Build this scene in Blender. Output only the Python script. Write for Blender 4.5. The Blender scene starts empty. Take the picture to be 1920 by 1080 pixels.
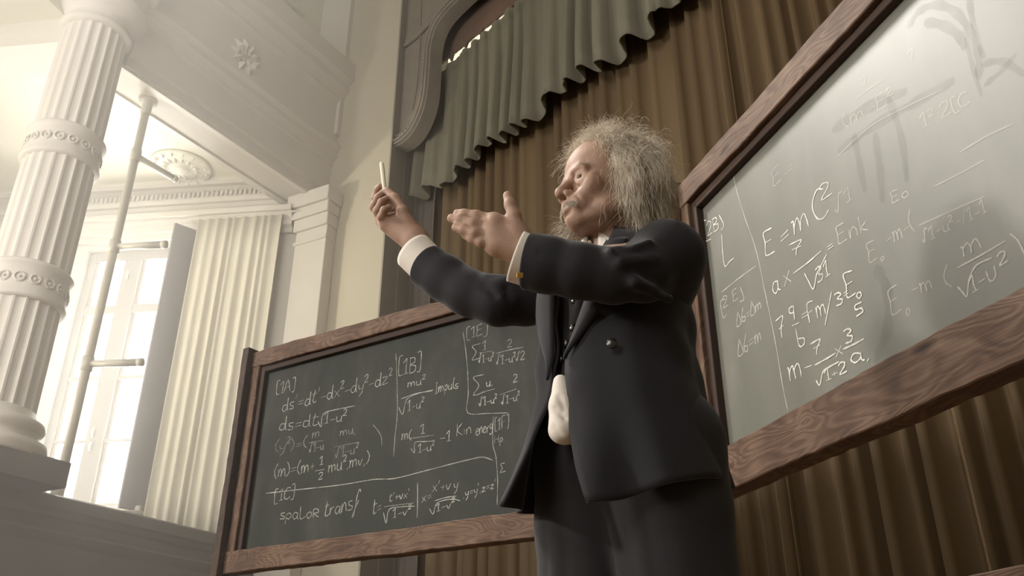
import bpy, math, random
import numpy as np
from mathutils import Vector, Matrix
rnd = random.Random(7)
rng = np.random.default_rng(7)
scene = bpy.context.scene
C = scene.collection

# ------------------------------------------------------------------ camera
CAM_Z = 0.6
F = 1650.0
PITCH = math.radians(26.6)
cam_d = bpy.data.cameras.new('camera'); cam_d.sensor_width = 36; cam_d.lens = F/1920*36
cam_d.clip_start = 0.02; cam_d.clip_end = 200
cam = bpy.data.objects.new('camera', cam_d); C.objects.link(cam)
cam.location = (0, 0, CAM_Z); cam.rotation_euler = (math.pi/2+PITCH, 0, 0)
scene.camera = cam
scene.view_settings.view_transform = 'Standard'
scene.view_settings.look = 'None'
scene.view_settings.gamma = 1
scene.view_settings.use_curve_mapping = False
scene.view_settings.exposure = 0.0
scene.cycles.use_denoising = True
scene.cycles.max_bounces = 6
scene.cycles.diffuse_bounces = 3
scene.cycles.volume_bounces = 1
scene.cycles.transparent_max_bounces = 12
scene.cycles.caustics_reflective = False
scene.cycles.caustics_refractive = False

# ------------------------------------------------------------------ world and lamps
world = bpy.data.worlds.new('sky'); scene.world = world; world.use_nodes = True
world.node_tree.nodes['Background'].inputs[0].default_value = (1.0, .985, .86, 1)
world.node_tree.nodes['Background'].inputs[1].default_value = 2.6

def area(name, loc, target, size, power, col, size_y=None, spread=math.pi):
    l = bpy.data.lights.new(name, 'AREA'); l.energy = power; l.color = col
    l.shape = 'RECTANGLE'; l.size = size; l.size_y = size_y or size; l.spread = spread
    o = bpy.data.objects.new(name, l); C.objects.link(o)
    o.location = (loc[0], loc[1], loc[2]+CAM_Z)
    d = Vector((target[0]-loc[0], target[1]-loc[1], target[2]-loc[2]))
    o.rotation_euler = d.to_track_quat('-Z', 'Y').to_euler()
    return o
WARM = (1.0, .95, .87)
# daylight through the tall window and inferred side windows; added glare, key and fill lights
area('window_daylight', (-4.45, 9.4, 3.4), (-2.6, 4.5, 3.0), 2.4, 1450, (1, .965, .95), 3.2)
area('board_glare_fill', (-4.75, 5.2, 8.4), (1.1, 1.7, 1.6), 1.5, 115, WARM, 1.3, math.radians(60))  # added area light, no fixture; placed to mirror as glare in the large board
area('side_window_daylight', (-8.7, 5.2, 2.2), (-1.7, 8.3, 4.2), 0.5, 50, (1, .93, .74), 0.5, math.radians(70))
area('high_side_key', (-6.2, 0.2, 6.1), (0.0, 2.4, 1.6), 0.8, 45, WARM, 0.8)  # added mild key for forehead and hair, no window modelled
area('low_side_window_daylight', (-6.6, 1.25, 2.75), (0.8, 1.8, 1.1), 0.40, 370, WARM, 0.45)
area('hall_fill', (-4.5, -3.0, 4.0), (-3.5, 6.5, 5.0), 4.0, 390, (1, .95, .90))  # added fill from behind the camera to lift the gallery side
area('backstage_lamp', (-1.6, 11.3, 6.6), (-.3, 8.2, 6.7), .9, 60, (1, 1, .8))

# ------------------------------------------------------------------ helpers
WL = {}                                   # root location of every object
def link(o): C.objects.link(o); return o
def tagp(o, label=None, cat=None, group=None, kind=None):
    if label: o['label'] = label
    if cat: o['category'] = cat
    if group: o['group'] = group
    if kind: o['kind'] = kind
    return o
def empty(name, loc, label=None, cat=None, group=None, kind=None):
    o = bpy.data.objects.new(name, None); link(o)
    o.location = (loc[0], loc[1], loc[2]); o.empty_display_size = .05
    WL[o.name] = np.array(o.location)
    return tagp(o, label, cat, group, kind)
def mesh(name, vf, mat, parent=None, smooth=False, uv=None, **tags):
    """vf = (verts, faces) in world metres (z above the hall floor). One mesh object, child of parent if given."""
    v, f = vf
    v = np.asarray(v, float).reshape(-1, 3)
    base = WL[parent.name] if parent is not None else np.zeros(3)
    me = bpy.data.meshes.new(name)
    me.from_pydata((v-base).tolist(), [], [tuple(int(i) for i in q) for q in f])
    if uv is not None:
        l = me.uv_layers.new(name='UV')
        idx = np.empty(len(me.loops), dtype=np.int32); me.loops.foreach_get('vertex_index', idx)
        arr = np.asarray(uv, np.float32)
        if len(arr) == len(v): arr = arr[idx]
        l.data.foreach_set('uv', arr.reshape(-1))
    if smooth: me.polygons.foreach_set('use_smooth', [True]*len(me.polygons))
    if mat is not None: me.materials.append(mat)
    me.update()
    o = bpy.data.objects.new(name, me); link(o)
    if parent is not None:
        o.parent = parent
    WL[o.name] = base
    return tagp(o, **tags)
def ray(x, y):
    u = (x-960)/F; v = (540-y)/F; cp, sp = math.cos(PITCH), math.sin(PITCH)
    return np.array([u, cp-v*sp, sp+v*cp])
CZ = np.array([0, 0, CAM_Z])
def atY(x, y, Y): r = ray(x, y); return r*Y/r[1]+CZ
def atZ(x, y, Z): r = ray(x, y); return r*Z/r[2]+CZ       # Z measured from the lens
class Wall:
    """a vertical plane through P with horizontal direction theta (0 = straight ahead, 90 = right); n points to the viewer's side"""
    def __init__(s, P, th):
        t = math.radians(th); s.P = np.array([P[0], P[1], 0.0]); s.d = np.array([math.sin(t), math.cos(t), 0.0])
        n = np.array([s.d[1], -s.d[0], 0.0])
        if n.dot(-s.P) < 0: n = -n
        s.n = n
    def pt(s, a, z, o=0.0): return s.P + s.d*a + s.n*o + np.array([0, 0, z])   # z above the floor
    def px(s, x, y, o=0.0):
        r = ray(x, y); k = s.n.dot(s.P+s.n*o)/s.n.dot(r); return r*k+CZ
    def sz(s, x, y, o=0.0):
        p = s.px(x, y, o); return float((p-s.P).dot(s.d)), float(p[2])
    def az(s, deg, o=0.0):                    # coordinate where a bearing meets the plane
        r = np.array([math.sin(math.radians(deg)), math.cos(math.radians(deg)), 0]); k = s.n.dot(s.P+s.n*o)/s.n.dot(r)
        return float((r*k-s.P).dot(s.d))
def join(*vfs):
    V, Fc, n = [], [], 0
    for v, f in vfs:
        v = np.asarray(v, float).reshape(-1, 3)
        V.append(v); Fc += [tuple(i+n for i in q) for q in f]; n += len(v)
    return np.concatenate(V), Fc
BOXF = [(0,3,2,1),(4,5,6,7),(0,1,5,4),(1,2,6,5),(2,3,7,6),(3,0,4,7)]
def obox(O, ax, ay, az_, a0, a1, b0, b1, c0, c1):
    """box in the frame (O; ax, ay, az_)"""
    V = []
    for c in (c0, c1):
        for a, b in ((a0,b0),(a1,b0),(a1,b1),(a0,b1)):
            V.append(O+ax*a+ay*b+az_*c)
    return np.array(V), BOXF
ZA = np.array([0, 0, 1.0])
def wbox(w, a0, a1, z0, z1, o0, o1): return obox(w.P, w.d, w.n, ZA, a0, a1, o0, o1, z0, z1)
def bevbox(O, ax, ay, az_, a0, a1, b0, b1, c0, c1, r=.004):
    """box with chamfered edges: 24 vertices"""
    V = []; F_ = []
    A = (a0, a1); B = (b0, b1); Cc = (c0, c1)
    idx = {}
    for i in (0, 1):
        for j in (0, 1):
            for k in (0, 1):
                si, sj, sk = (1, -1)[i], (1, -1)[j], (1, -1)[k]
                for m, off in enumerate(((0, r, r), (r, 0, r), (r, r, 0))):
                    idx[i, j, k, m] = len(V)
                    V.append(O+ax*(A[i]+si*off[0])+ay*(B[j]+sj*off[1])+az_*(Cc[k]+sk*off[2]))
    g = lambda i, j, k, m: idx[i, j, k, m]
    for i in (0, 1): q = [g(i,0,0,0), g(i,1,0,0), g(i,1,1,0), g(i,0,1,0)]; F_.append(q)
    for j in (0, 1): q = [g(0,j,0,1), g(1,j,0,1), g(1,j,1,1), g(0,j,1,1)]; F_.append(q)
    for k in (0, 1): q = [g(0,0,k,2), g(1,0,k,2), g(1,1,k,2), g(0,1,k,2)]; F_.append(q)
    for i in (0, 1):
        for j in (0, 1): F_.append([g(i,j,0,0), g(i,j,1,0), g(i,j,1,1), g(i,j,0,1)])
        for k in (0, 1): F_.append([g(i,0,k,0), g(i,1,k,0), g(i,1,k,2), g(i,0,k,2)])
    for j in (0, 1):
        for k in (0, 1): F_.append([g(0,j,k,1), g(1,j,k,1), g(1,j,k,2), g(0,j,k,2)])
    for i in (0, 1):
        for j in (0, 1):
            for k in (0, 1): F_.append([g(i,j,k,0), g(i,j,k,1), g(i,j,k,2)])
    V = np.array(V); c = V.mean(0); out = []
    for q in F_:
        p = V[list(q)]; n = np.cross(p[1]-p[0], p[2]-p[0])
        out.append(tuple(q) if n.dot(p.mean(0)-c) > 0 else tuple(reversed(q)))
    return V, out
def wbev(w, a0, a1, z0, z1, o0, o1, r=.004): return bevbox(w.P, w.d, w.n, ZA, a0, a1, o0, o1, z0, z1, r)
def extrude(w, prof, a0, a1, caps=True):
    """profile of (outward, z) pairs swept along the wall direction"""
    n = len(prof); V = [w.pt(a, z, o) for a in (a0, a1) for o, z in prof]
    Fc = [(i, (i+1) % n, n+(i+1) % n, n+i) for i in range(n)]
    if caps: Fc += [tuple(range(n-1, -1, -1)), tuple(range(n, 2*n))]
    return np.array(V), Fc
def lathe(P, prof, n=32, flute=None):
    V = []; Fc = []
    for r, z in prof:
        for k in range(n):
            a = 2*math.pi*k/n; rr = r
            V.append((P[0]+rr*math.cos(a), P[1]+rr*math.sin(a), P[2]+z))
    for i in range(len(prof)-1):
        for k in range(n):
            Fc.append((i*n+k, i*n+(k+1) % n, (i+1)*n+(k+1) % n, (i+1)*n+k))
    Fc.append(tuple(range(n-1, -1, -1))); Fc.append(tuple((len(prof)-1)*n+k for k in range(n)))
    return np.array(V), Fc
def frames(P):
    P = np.asarray(P, float); T = np.gradient(P, axis=0); T /= np.linalg.norm(T, axis=1)[:, None]+1e-12
    ref = np.array([0, 0, 1.0]) if abs(T[0][2]) < .9 else np.array([1.0, 0, 0])
    u = np.cross(T[0], ref); u /= np.linalg.norm(u); U = [u]
    for i in range(1, len(P)):
        u = U[-1]-T[i]*U[-1].dot(T[i]); u /= np.linalg.norm(u)+1e-12; U.append(u)
    U = np.array(U); return T, U, np.cross(T, U)
def tube(P, r, n=10, caps=True):
    P = np.asarray(P, float); r = np.broadcast_to(np.asarray(r, float), (len(P),))
    T, U, B = frames(P); V = []; Fc = []
    for i in range(len(P)):
        for k in range(n):
            a = 2*math.pi*k/n; V.append(P[i]+(U[i]*math.cos(a)+B[i]*math.sin(a))*r[i])
    for i in range(len(P)-1):
        for k in range(n): Fc.append((i*n+k, i*n+(k+1) % n, (i+1)*n+(k+1) % n, (i+1)*n+k))
    if caps: Fc.append(tuple(range(n-1, -1, -1))); Fc.append(tuple((len(P)-1)*n+k for k in range(n)))
    return np.array(V), Fc
def grid(Pf, nu, nv):
    V = [Pf(i/nu, j/nv) for j in range(nv+1) for i in range(nu+1)]
    Fc = [(j*(nu+1)+i, j*(nu+1)+i+1, (j+1)*(nu+1)+i+1, (j+1)*(nu+1)+i) for j in range(nv) for i in range(nu)]
    return np.array(V), Fc
def catmull(pts, n=6):
    P = [np.asarray(p, float) for p in pts]; P = [2*P[0]-P[1]]+P+[2*P[-1]-P[-2]]; out = []
    for i in range(1, len(P)-2):
        for k in range(n):
            t = k/n; a, b, c, d = P[i-1:i+3]
            out.append(.5*((2*b)+(-a+c)*t+(2*a-5*b+4*c-d)*t*t+(-a+3*b-3*c+d)*t**3))
    out.append(P[-2]); return np.array(out)

# ------------------------------------------------------------------ materials
def nmat(name):
    m = bpy.data.materials.new(name); m.use_nodes = True; return m, m.node_tree.nodes, m.node_tree.links, m.node_tree.nodes['Principled BSDF']
def plain(name, col, rough=.6, var=.08, scale=6.0, bump=0.0, bscale=60.0, metal=0.0, sheen=0.0, coords='Object', spec=.5, detail=4):
    m, N, L, P = nmat(name)
    P.inputs['Roughness'].default_value = rough; P.inputs['Metallic'].default_value = metal
    P.inputs['Specular IOR Level'].default_value = spec
    if sheen: P.inputs['Sheen Weight'].default_value = sheen; P.inputs['Sheen Roughness'].default_value = .5
    tc = N.new('ShaderNodeTexCoord'); nz = N.new('ShaderNodeTexNoise'); nz.inputs['Scale'].default_value = scale; nz.inputs['Detail'].default_value = detail
    L.new(tc.outputs[coords], nz.inputs['Vector'])
    mx = N.new('ShaderNodeMix'); mx.data_type = 'RGBA'
    mx.inputs[6].default_value = (*[c*(1-var) for c in col], 1); mx.inputs[7].default_value = (*[min(1, c*(1+var)) for c in col], 1)
    L.new(nz.outputs['Fac'], mx.inputs[0]); L.new(mx.outputs[2], P.inputs['Base Color'])
    if bump:
        n2 = N.new('ShaderNodeTexNoise'); n2.inputs['Scale'].default_value = bscale; L.new(tc.outputs[coords], n2.inputs['Vector'])
        b = N.new('ShaderNodeBump'); b.inputs['Strength'].default_value = bump; b.inputs['Distance'].default_value = .01
        L.new(n2.outputs['Fac'], b.inputs['Height']); L.new(b.outputs[0], P.inputs['Normal'])
    return m
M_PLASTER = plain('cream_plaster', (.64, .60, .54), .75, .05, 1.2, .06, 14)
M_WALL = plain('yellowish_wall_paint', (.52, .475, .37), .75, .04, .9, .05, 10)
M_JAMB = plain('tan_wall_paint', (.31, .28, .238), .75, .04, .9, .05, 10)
M_CEIL = plain('white_ceiling', (.74, .71, .61), .8, .04, 1.0)
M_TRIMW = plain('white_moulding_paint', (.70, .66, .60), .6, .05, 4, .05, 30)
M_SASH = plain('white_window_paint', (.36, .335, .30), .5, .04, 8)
M_SHUT = plain('grey_shutter_paint', (.26, .245, .245), .6, .05, 8, .05, 30)
M_PIPE = plain('white_metal_paint', (.66, .63, .56), .35, .04, 8)
M_WCURT = plain('white_curtain_cloth', (.70, .66, .56), .85, .05, 3, .1, 300)
M_GREENW = plain('pale_green_wall', (.50, .53, .42), .75, .05, 1)
M_PARA = plain('dark_brown_panel_paint', (.12, .10, .095), .5, .12, 3, .08, 40)
M_FLOOR = plain('stage_floor_boards', (.20, .14, .09), .5, .2, 4)
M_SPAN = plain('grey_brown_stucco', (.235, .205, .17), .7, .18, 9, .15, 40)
M_BORD = plain('dark_red_brown_backdrop', (.14, .088, .065), .8, .25, 3, .1, 30)

def glass_mat():
    m, N, L, P = nmat('window_glass'); N.remove(P)
    t = N.new('ShaderNodeBsdfTransparent'); g = N.new('ShaderNodeBsdfGlossy'); g.inputs['Roughness'].default_value = .05
    t.inputs[0].default_value = (.96, .97, .95, 1)
    mx = N.new('ShaderNodeMixShader'); mx.inputs[0].default_value = .05
    L.new(t.outputs[0], mx.inputs[1]); L.new(g.outputs[0], mx.inputs[2]); L.new(mx.outputs[0], N['Material Output'].inputs[0]); return m
M_GLASS = glass_mat()

def wood_mat(name, dark, mid, light, rough=.68):
    """knotty stained pine; UV is metres along / across the plank"""
    m, N, L, P = nmat(name)
    uv = N.new('ShaderNodeUVMap'); uv.uv_map = 'UV'
    oi = N.new('ShaderNodeObjectInfo')
    cmb = N.new('ShaderNodeCombineXYZ'); mul = N.new('ShaderNodeMath'); mul.operation = 'MULTIPLY'; mul.inputs[1].default_value = 37.0
    L.new(oi.outputs['Random'], mul.inputs[0]); L.new(mul.outputs[0], cmb.inputs[0]); L.new(mul.outputs[0], cmb.inputs[2])
    add = N.new('ShaderNodeVectorMath'); add.operation = 'ADD'; L.new(uv.outputs[0], add.inputs[0]); L.new(cmb.outputs[0], add.inputs[1])
    # contours of a stretched noise field give cathedral grain and eyes round knots
    mp = N.new('ShaderNodeMapping'); mp.inputs['Scale'].default_value = (3.0, 11.0, 1.0); L.new(add.outputs[0], mp.inputs[0])
    n1 = N.new('ShaderNodeTexNoise'); n1.inputs['Scale'].default_value = 1.0; n1.inputs['Detail'].default_value = 1.2; n1.inputs['Distortion'].default_value = .6; L.new(mp.outputs[0], n1.inputs['Vector'])
    m1 = N.new('ShaderNodeMath'); m1.operation = 'MULTIPLY'; m1.inputs[1].default_value = 95.0; L.new(n1.outputs['Fac'], m1.inputs[0])
    s1 = N.new('ShaderNodeMath'); s1.operation = 'SINE'; L.new(m1.outputs[0], s1.inputs[0])
    # fine fibres
    mp2 = N.new('ShaderNodeMapping'); mp2.inputs['Scale'].default_value = (6.0, 160.0, 1.0); L.new(add.outputs[0], mp2.inputs[0])
    n2 = N.new('ShaderNodeTexNoise'); n2.inputs['Scale'].default_value = 1.0; n2.inputs['Detail'].default_value = 3; L.new(mp2.outputs[0], n2.inputs['Vector'])
    # blotchy stain
    n3 = N.new('ShaderNodeTexNoise'); n3.inputs['Scale'].default_value = 7.0; n3.inputs['Detail'].default_value = 5; L.new(add.outputs[0], n3.inputs['Vector'])
    a = N.new('ShaderNodeMath'); a.operation = 'MULTIPLY_ADD'; a.inputs[1].default_value = .12; a.inputs[2].default_value = .5; L.new(s1.outputs[0], a.inputs[0])
    b = N.new('ShaderNodeMath'); b.operation = 'MULTIPLY_ADD'; b.inputs[1].default_value = .55; L.new(n2.outputs['Fac'], b.inputs[0]); L.new(a.outputs[0], b.inputs[2])
    c = N.new('ShaderNodeMath'); c.operation = 'MULTIPLY_ADD'; c.inputs[1].default_value = .9; L.new(n3.outputs['Fac'], c.inputs[0]); L.new(b.outputs[0], c.inputs[2])
    # knots
    mp4 = N.new('ShaderNodeMapping'); mp4.inputs['Scale'].default_value = (3.2, 9.0, 1.0); L.new(add.outputs[0], mp4.inputs[0])
    vo = N.new('ShaderNodeTexVoronoi'); vo.inputs['Scale'].default_value = 1.0; L.new(mp4.outputs[0], vo.inputs['Vector'])
    kr = N.new('ShaderNodeMapRange'); kr.inputs['From Min'].default_value = .03; kr.inputs['From Max'].default_value = .14; kr.inputs['To Min'].default_value = -.55; kr.inputs['To Max'].default_value = 0
    L.new(vo.outputs['Distance'], kr.inputs['Value'])
    e = N.new('ShaderNodeMath'); e.operation = 'ADD'; L.new(c.outputs[0], e.inputs[0]); L.new(kr.outputs[0], e.inputs[1])
    rp = N.new('ShaderNodeValToRGB'); mr = N.new('ShaderNodeMapRange'); mr.inputs['From Min'].default_value = .65; mr.inputs['From Max'].default_value = 1.65
    L.new(e.outputs[0], mr.inputs['Value']); L.new(mr.outputs[0], rp.inputs[0])
    rp.color_ramp.elements[0].color = (*dark, 1); rp.color_ramp.elements[1].color = (*light, 1)
    q = rp.color_ramp.elements.new(.5); q.color = (*mid, 1)
    L.new(rp.outputs[0], P.inputs['Base Color']); P.inputs['Roughness'].default_value = rough; P.inputs['Specular IOR Level'].default_value = .3
    bp = N.new('ShaderNodeBump'); bp.inputs['Strength'].default_value = .5; bp.inputs['Distance'].default_value = .002
    L.new(e.outputs[0], bp.inputs['Height']); L.new(bp.outputs[0], P.inputs['Normal'])
    return m
M_WOOD = wood_mat('knotty_stained_pine', (.022, .012, .008), (.095, .053, .034), (.20, .130, .088))
M_WOODD = wood_mat('dark_stained_pine', (.016, .010, .008), (.040, .024, .018), (.085, .052, .036))

# ------------------------------------------------------------------ the hall
SR = .75
floorz = 0.0
st = dict(kind='structure')
fl = (np.array([(-9,-7,0),(6,-7,0),(6,13,0),(-9,13,0)], float), [(0,1,2,3)])
mesh('floor', obox(np.zeros(3), np.array([1.,0,0]), np.array([0,1.,0]), ZA, -9, 6, -7, 13.5, -.2, 0), M_FLOOR, **st)

WIN = Wall((-3.553, 8.637), 96.5)              # window wall, under the gallery
BAL = Wall((-3.50, 6.17), 31.0)                # gallery front, canted
STG = Wall((-2.05, 8.45), 118.0)               # plain wall beside the stage
ZC = 5.6+CAM_Z; ZS = 5.36+CAM_Z

# window wall with its opening
wl, wr, wb, wt = WIN.az(-31.2), WIN.sz(372, 700)[0]-.02, WIN.sz(215, 950)[1]-.02, WIN.sz(310, 470)[1]+.05
wl = WIN.sz(60, 900)[0]; wr = -.02
a0, a1 = -5.0, 1.45
wv = join(wbox(WIN, a0, wl, 0, ZC+.3, -.35, 0), wbox(WIN, wr, a1, 0, ZC+.3, -.35, 0),
          wbox(WIN, wl, wr, 0, wb, -.35, 0), wbox(WIN, wl, wr, wt, ZC+.3, -.35, 0))
mesh('wall_back', wv, M_TRIMW, **st)
# window: frame, mullion, transoms, panes
win = empty('window_1', WIN.pt((wl+wr)/2, wb, -.12), kind='structure')
fr = join(wbev(WIN, wl, wl+.09, wb, wt, -.16, -.05), wbev(WIN, wr-.09, wr, wb, wt, -.16, -.05),
          wbev(WIN, wl+.09, wr-.09, wb, wb+.07, -.16, -.05), wbev(WIN, wl+.09, wr-.09, wt-.12, wt, -.16, -.05))
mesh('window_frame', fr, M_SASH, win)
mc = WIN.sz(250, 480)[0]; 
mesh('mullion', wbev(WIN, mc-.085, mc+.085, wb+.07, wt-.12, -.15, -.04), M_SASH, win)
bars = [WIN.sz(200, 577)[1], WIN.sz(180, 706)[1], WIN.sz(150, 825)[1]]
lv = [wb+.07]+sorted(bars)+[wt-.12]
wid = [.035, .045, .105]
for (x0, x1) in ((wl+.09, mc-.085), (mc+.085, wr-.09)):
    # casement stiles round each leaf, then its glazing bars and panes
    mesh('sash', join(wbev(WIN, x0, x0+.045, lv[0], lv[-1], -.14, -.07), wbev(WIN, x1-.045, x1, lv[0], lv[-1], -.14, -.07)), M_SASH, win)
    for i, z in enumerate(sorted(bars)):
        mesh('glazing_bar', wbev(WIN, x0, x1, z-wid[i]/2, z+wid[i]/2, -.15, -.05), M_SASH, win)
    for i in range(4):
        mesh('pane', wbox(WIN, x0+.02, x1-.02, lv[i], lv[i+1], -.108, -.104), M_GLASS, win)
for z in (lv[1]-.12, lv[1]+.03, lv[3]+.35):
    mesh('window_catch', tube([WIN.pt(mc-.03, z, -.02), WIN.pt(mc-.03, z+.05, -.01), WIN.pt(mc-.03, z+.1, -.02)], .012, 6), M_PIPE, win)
mesh('window_sill', wbev(WIN, wl-.05, WIN.sz(265, 965)[0]+.05, wb-.06, wb-.005, -.1, .14, .01), M_TRIMW, win)
sh_h = WIN.pt(0, 0, 0); sh_o = np.array([-3.767, 8.435, 0]); sdv = sh_o-sh_h; sl_ = np.linalg.norm(sdv); sdv /= sl_
shz0, shz1 = WIN.sz(268, 962)[1], WIN.sz(372, 437)[1]
shn = np.array([-sdv[1], sdv[0], 0]); shn = shn if shn[0] > 0 else -shn
shu = empty('window_shutter', tuple(sh_h+np.array([0, 0, shz0])), 'tall grey shutter leaf standing half open at the right side of the window', 'shutter')
mesh('leaf', bevbox(sh_h+shn*.015, sdv, shn, ZA, 0, sl_, 0, .035, shz0, shz1, .006), M_SHUT, shu)
for f in (.12, .5, .88):
    mesh('hinge', tube([sh_h+ZA*(shz0+f*(shz1-shz0))+shn*.055, sh_h+ZA*(shz0+f*(shz1-shz0)+.12)+shn*.055], .012, 6), M_PIPE, shu)
# head moulding over the window, rail, cornice and dentils
zt = WIN.sz(200, 428)[1]; h0 = WIN.sz(157, 462)[1]
mesh('trim_1', extrude(WIN, [(0,h0),(.05,h0),(.05,h0+.06),(.09,h0+.08),(.09,h0+.15),(.13,h0+.19),(.13,h0+.24),(.17,h0+.29),(.17,zt),(0,zt)], wl-.3, 1.12), M_TRIMW, **st)
zc0 = WIN.sz(300, 388)[1]
mesh('trim_2', extrude(WIN, [(0,zc0),(.04,zc0),(.05,zc0+.04),(.05,zc0+.13),(.12,zc0+.15),(.2,ZC-.06),(.24,ZC-.04),(.24,ZC),(0,ZC)], -4.9, 1.2), M_TRIMW, **st)
cor = empty('trim_3', WIN.pt(0, zc0, .05), kind='structure')
dsrc = None
for i in range(60):
    a = -1.95+i*.056
    if dsrc is None:
        dsrc = mesh('dentil', tuple(wbev(WIN, a-.016, a+.016, zc0+.06, zc0+.125, .045, .085, .008)), M_TRIMW, cor); d0 = a
    else:
        c = dsrc.copy(); link(c); c.location = tuple(WIN.d*(a-d0))
# ceiling under the gallery with plaster rose
mesh('ceiling', (np.array([(-9,5.2,ZC),(-4.1,5.2,ZC),(-3.8,6.35,ZC),(-2.2,8.75,ZC),(-1.6,9.6,ZC),(-9,9.8,ZC),
                           (-9,5.2,ZC+.3),(-4.1,5.2,ZC+.3),(-3.8,6.35,ZC+.3),(-2.2,8.75,ZC+.3),(-1.6,9.6,ZC+.3),(-9,9.8,ZC+.3)]),
     [(5,4,3,2,1,0),(6,7,8,9,10,11)]+[(i,(i+1)%6,6+(i+1)%6,6+i) for i in range(6)]), M_CEIL, **st)
rp_ = atZ(340, 312, 5.6)
ros = empty('ceiling_rose', rp_, 'round carved plaster rose on the ceiling under the gallery', 'ceiling rose')
mesh('disc', lathe((rp_[0], rp_[1], rp_[2]), [(.33,0),(.33,-.015),(.30,-.035),(.27,-.02),(.24,-.035),(.10,-.035),(.09,-.06),(.04,-.075),(.01,-.085)], 40), M_CEIL, ros, True)
lf = []
for k in range(16):
    a = 2*math.pi*k/16
    for rr, s in ((.17, .05), (.28, .03)):
        c = np.array([rp_[0]+rr*math.cos(a), rp_[1]+rr*math.sin(a), rp_[2]-.035])
        u = np.array([math.cos(a), math.sin(a), 0]); w_ = np.array([-math.sin(a), math.cos(a), 0])
        V = [c-u*s, c+w_*s*.5, c+u*s, c-w_*s*.5, c+np.array([0,0,-.035])]
        mesh('leaf', (np.array(V), [(0,1,4),(1,2,4),(2,3,4),(3,0,4)]), M_TRIMW, ros)
# beams of the gallery: canted front B and the front A running left from the column
def ent(zb, zt_):
    H = zt_-zb
    return [(-.42,zb),(-.40,zb),(0,zb),(0,zb+.10),(.03,zb+.12),(.03,zb+.44),(.05,zb+.46),(.05,zb+.50),(.10,zb+.56),(.10,zb+.62),(.14,zb+.66),(.14,zb+.70),
            (.07,zb+.74),(.07,zb+1.28),(.11,zb+1.33),(.11,zb+1.38),(.18,zb+1.47),(.18,zb+1.56),(.24,zb+1.60),(.24,zt_),(-.42,zt_)]
zt_b = 7.21+CAM_Z
BE = BAL.az(-14.0)+.12
mesh('entablature', extrude(BAL, ent(ZS, zt_b), .04, BE), M_PLASTER, label='canted plaster gallery front with stepped mouldings, running from the column to the stage wall', cat='entablature')
COLX = np.array([-3.705, 6.0])
GA = Wall((-3.50, 6.17-.32), 97.0)
mesh('entablature', extrude(GA, ent(ZS, zt_b), -5.0, -.10), M_PLASTER, label='straight plaster gallery front running left out of the picture from the column', cat='entablature')
# inner strip moulding along the soffit and beam drop
mesh('trim_4', extrude(BAL, [(-.03,ZS-.03),(-.09,ZS-.03),(-.09,ZS+.01),(-.03,ZS+.01)], -.1, BE), M_TRIMW, **st)
mesh('trim_5', extrude(BAL, [(-.48,ZS-.02),(-.40,ZS-.02),(-.40,ZC),(-.48,ZC)], -.1, BE+.3), M_TRIMW, **st)
# plaster ornament (cartouche) on the frieze
def relief(w, s, z, o, R, name, parent, n=9, mat=M_PLASTER, rot=0):
    for k in range(n):
        a = 2*math.pi*k/n+rot; cc = w.pt(s+R*.6*math.cos(a), z+R*.6*math.sin(a), o)
        u = w.d*math.cos(a)+ZA*math.sin(a); v = -w.d*math.sin(a)+ZA*math.cos(a)
        V = [cc-u*R*.4, cc+v*R*.2, cc+u*R*.42, cc-v*R*.2, cc+w.n*R*.22]
        mesh(name, (np.array(V), [(0,4,1),(1,4,2),(2,4,3),(3,4,0)]), mat, parent)
s_, z_ = BAL.sz(462, 108, .07)
ca = empty('plaster_cartouche', BAL.pt(s_, z_, .07), 'worn leafy plaster cartouche on the frieze of the canted gallery front', 'ornament')
relief(BAL, s_, z_, .07, .22, 'leaf', ca, 10); relief(BAL, s_, z_, .075, .10, 'petal', ca, 6)
for (x, y) in ((250, 20),):
    s2, z2 = BAL.sz(x, y, .07)
# upper gallery: back wall, curtain, rail
UPB = Wall((-3.50-.9, 6.17+.6), 31.0)
mesh('wall_gallery', wbox(UPB, -1.6, 3.0, zt_b-.6, 11.5, -.15, 0), M_GREENW, **st)
def pleats(w, s0, s1, z0, z1, o, amp, n, name, mat, seed=0, per=10, nz=10, thick=.006, zfun=None, sharp=1.0, fl=.0, **kw):
    r = np.random.default_rng(seed); k = n
    edges = np.cumsum(r.uniform(.6, 1.4, k)); edges = np.concatenate([[0], edges])/edges[-1]
    amps = r.uniform(.6, 1.2, k)*amp; ph = r.uniform(-1, 1, k)
    us = []; offs = []
    for i in range(k):
        for j in range(per):
            t = j/per; us.append(edges[i]+(edges[i+1]-edges[i])*t)
            offs.append(amps[i]*(1-2*abs(math.sin(math.pi*t))**sharp))
    us.append(1.0); offs.append(offs[0]); us = np.array(us); offs = np.array(offs)
    V = []; nu = len(us)
    w1 = r.uniform(-1, 1, nu); w1 = np.convolve(w1, np.ones(per)/per, 'same')
    for j in range(nz+1):
        t = j/nz
        for i in range(nu):
            s = s0+(s1-s0)*us[i]+fl*w1[i]*t*.12
            zz0 = zfun(us[i], offs[i]) if zfun else z0
            z = z1+(zz0-z1)*t
            V.append(w.pt(s, z, o+offs[i]*(.55+.45*t)+w1[i]*.02*math.sin(3*t)))
    Fc = [(j*nu+i, j*nu+i+1, (j+1)*nu+i+1, (j+1)*nu+i) for j in range(nz) for i in range(nu-1)]
    uvs = [((i/nu)*4, j/nz) for j in range(nz+1) for i in range(nu)]
    ob = mesh(name, (V, Fc), mat, smooth=True, uv=np.array(uvs), **kw)
    so = ob.modifiers.new('thickness', 'SOLIDIFY'); so.thickness = thick
    return ob
zz = zt_b-.6
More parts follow.
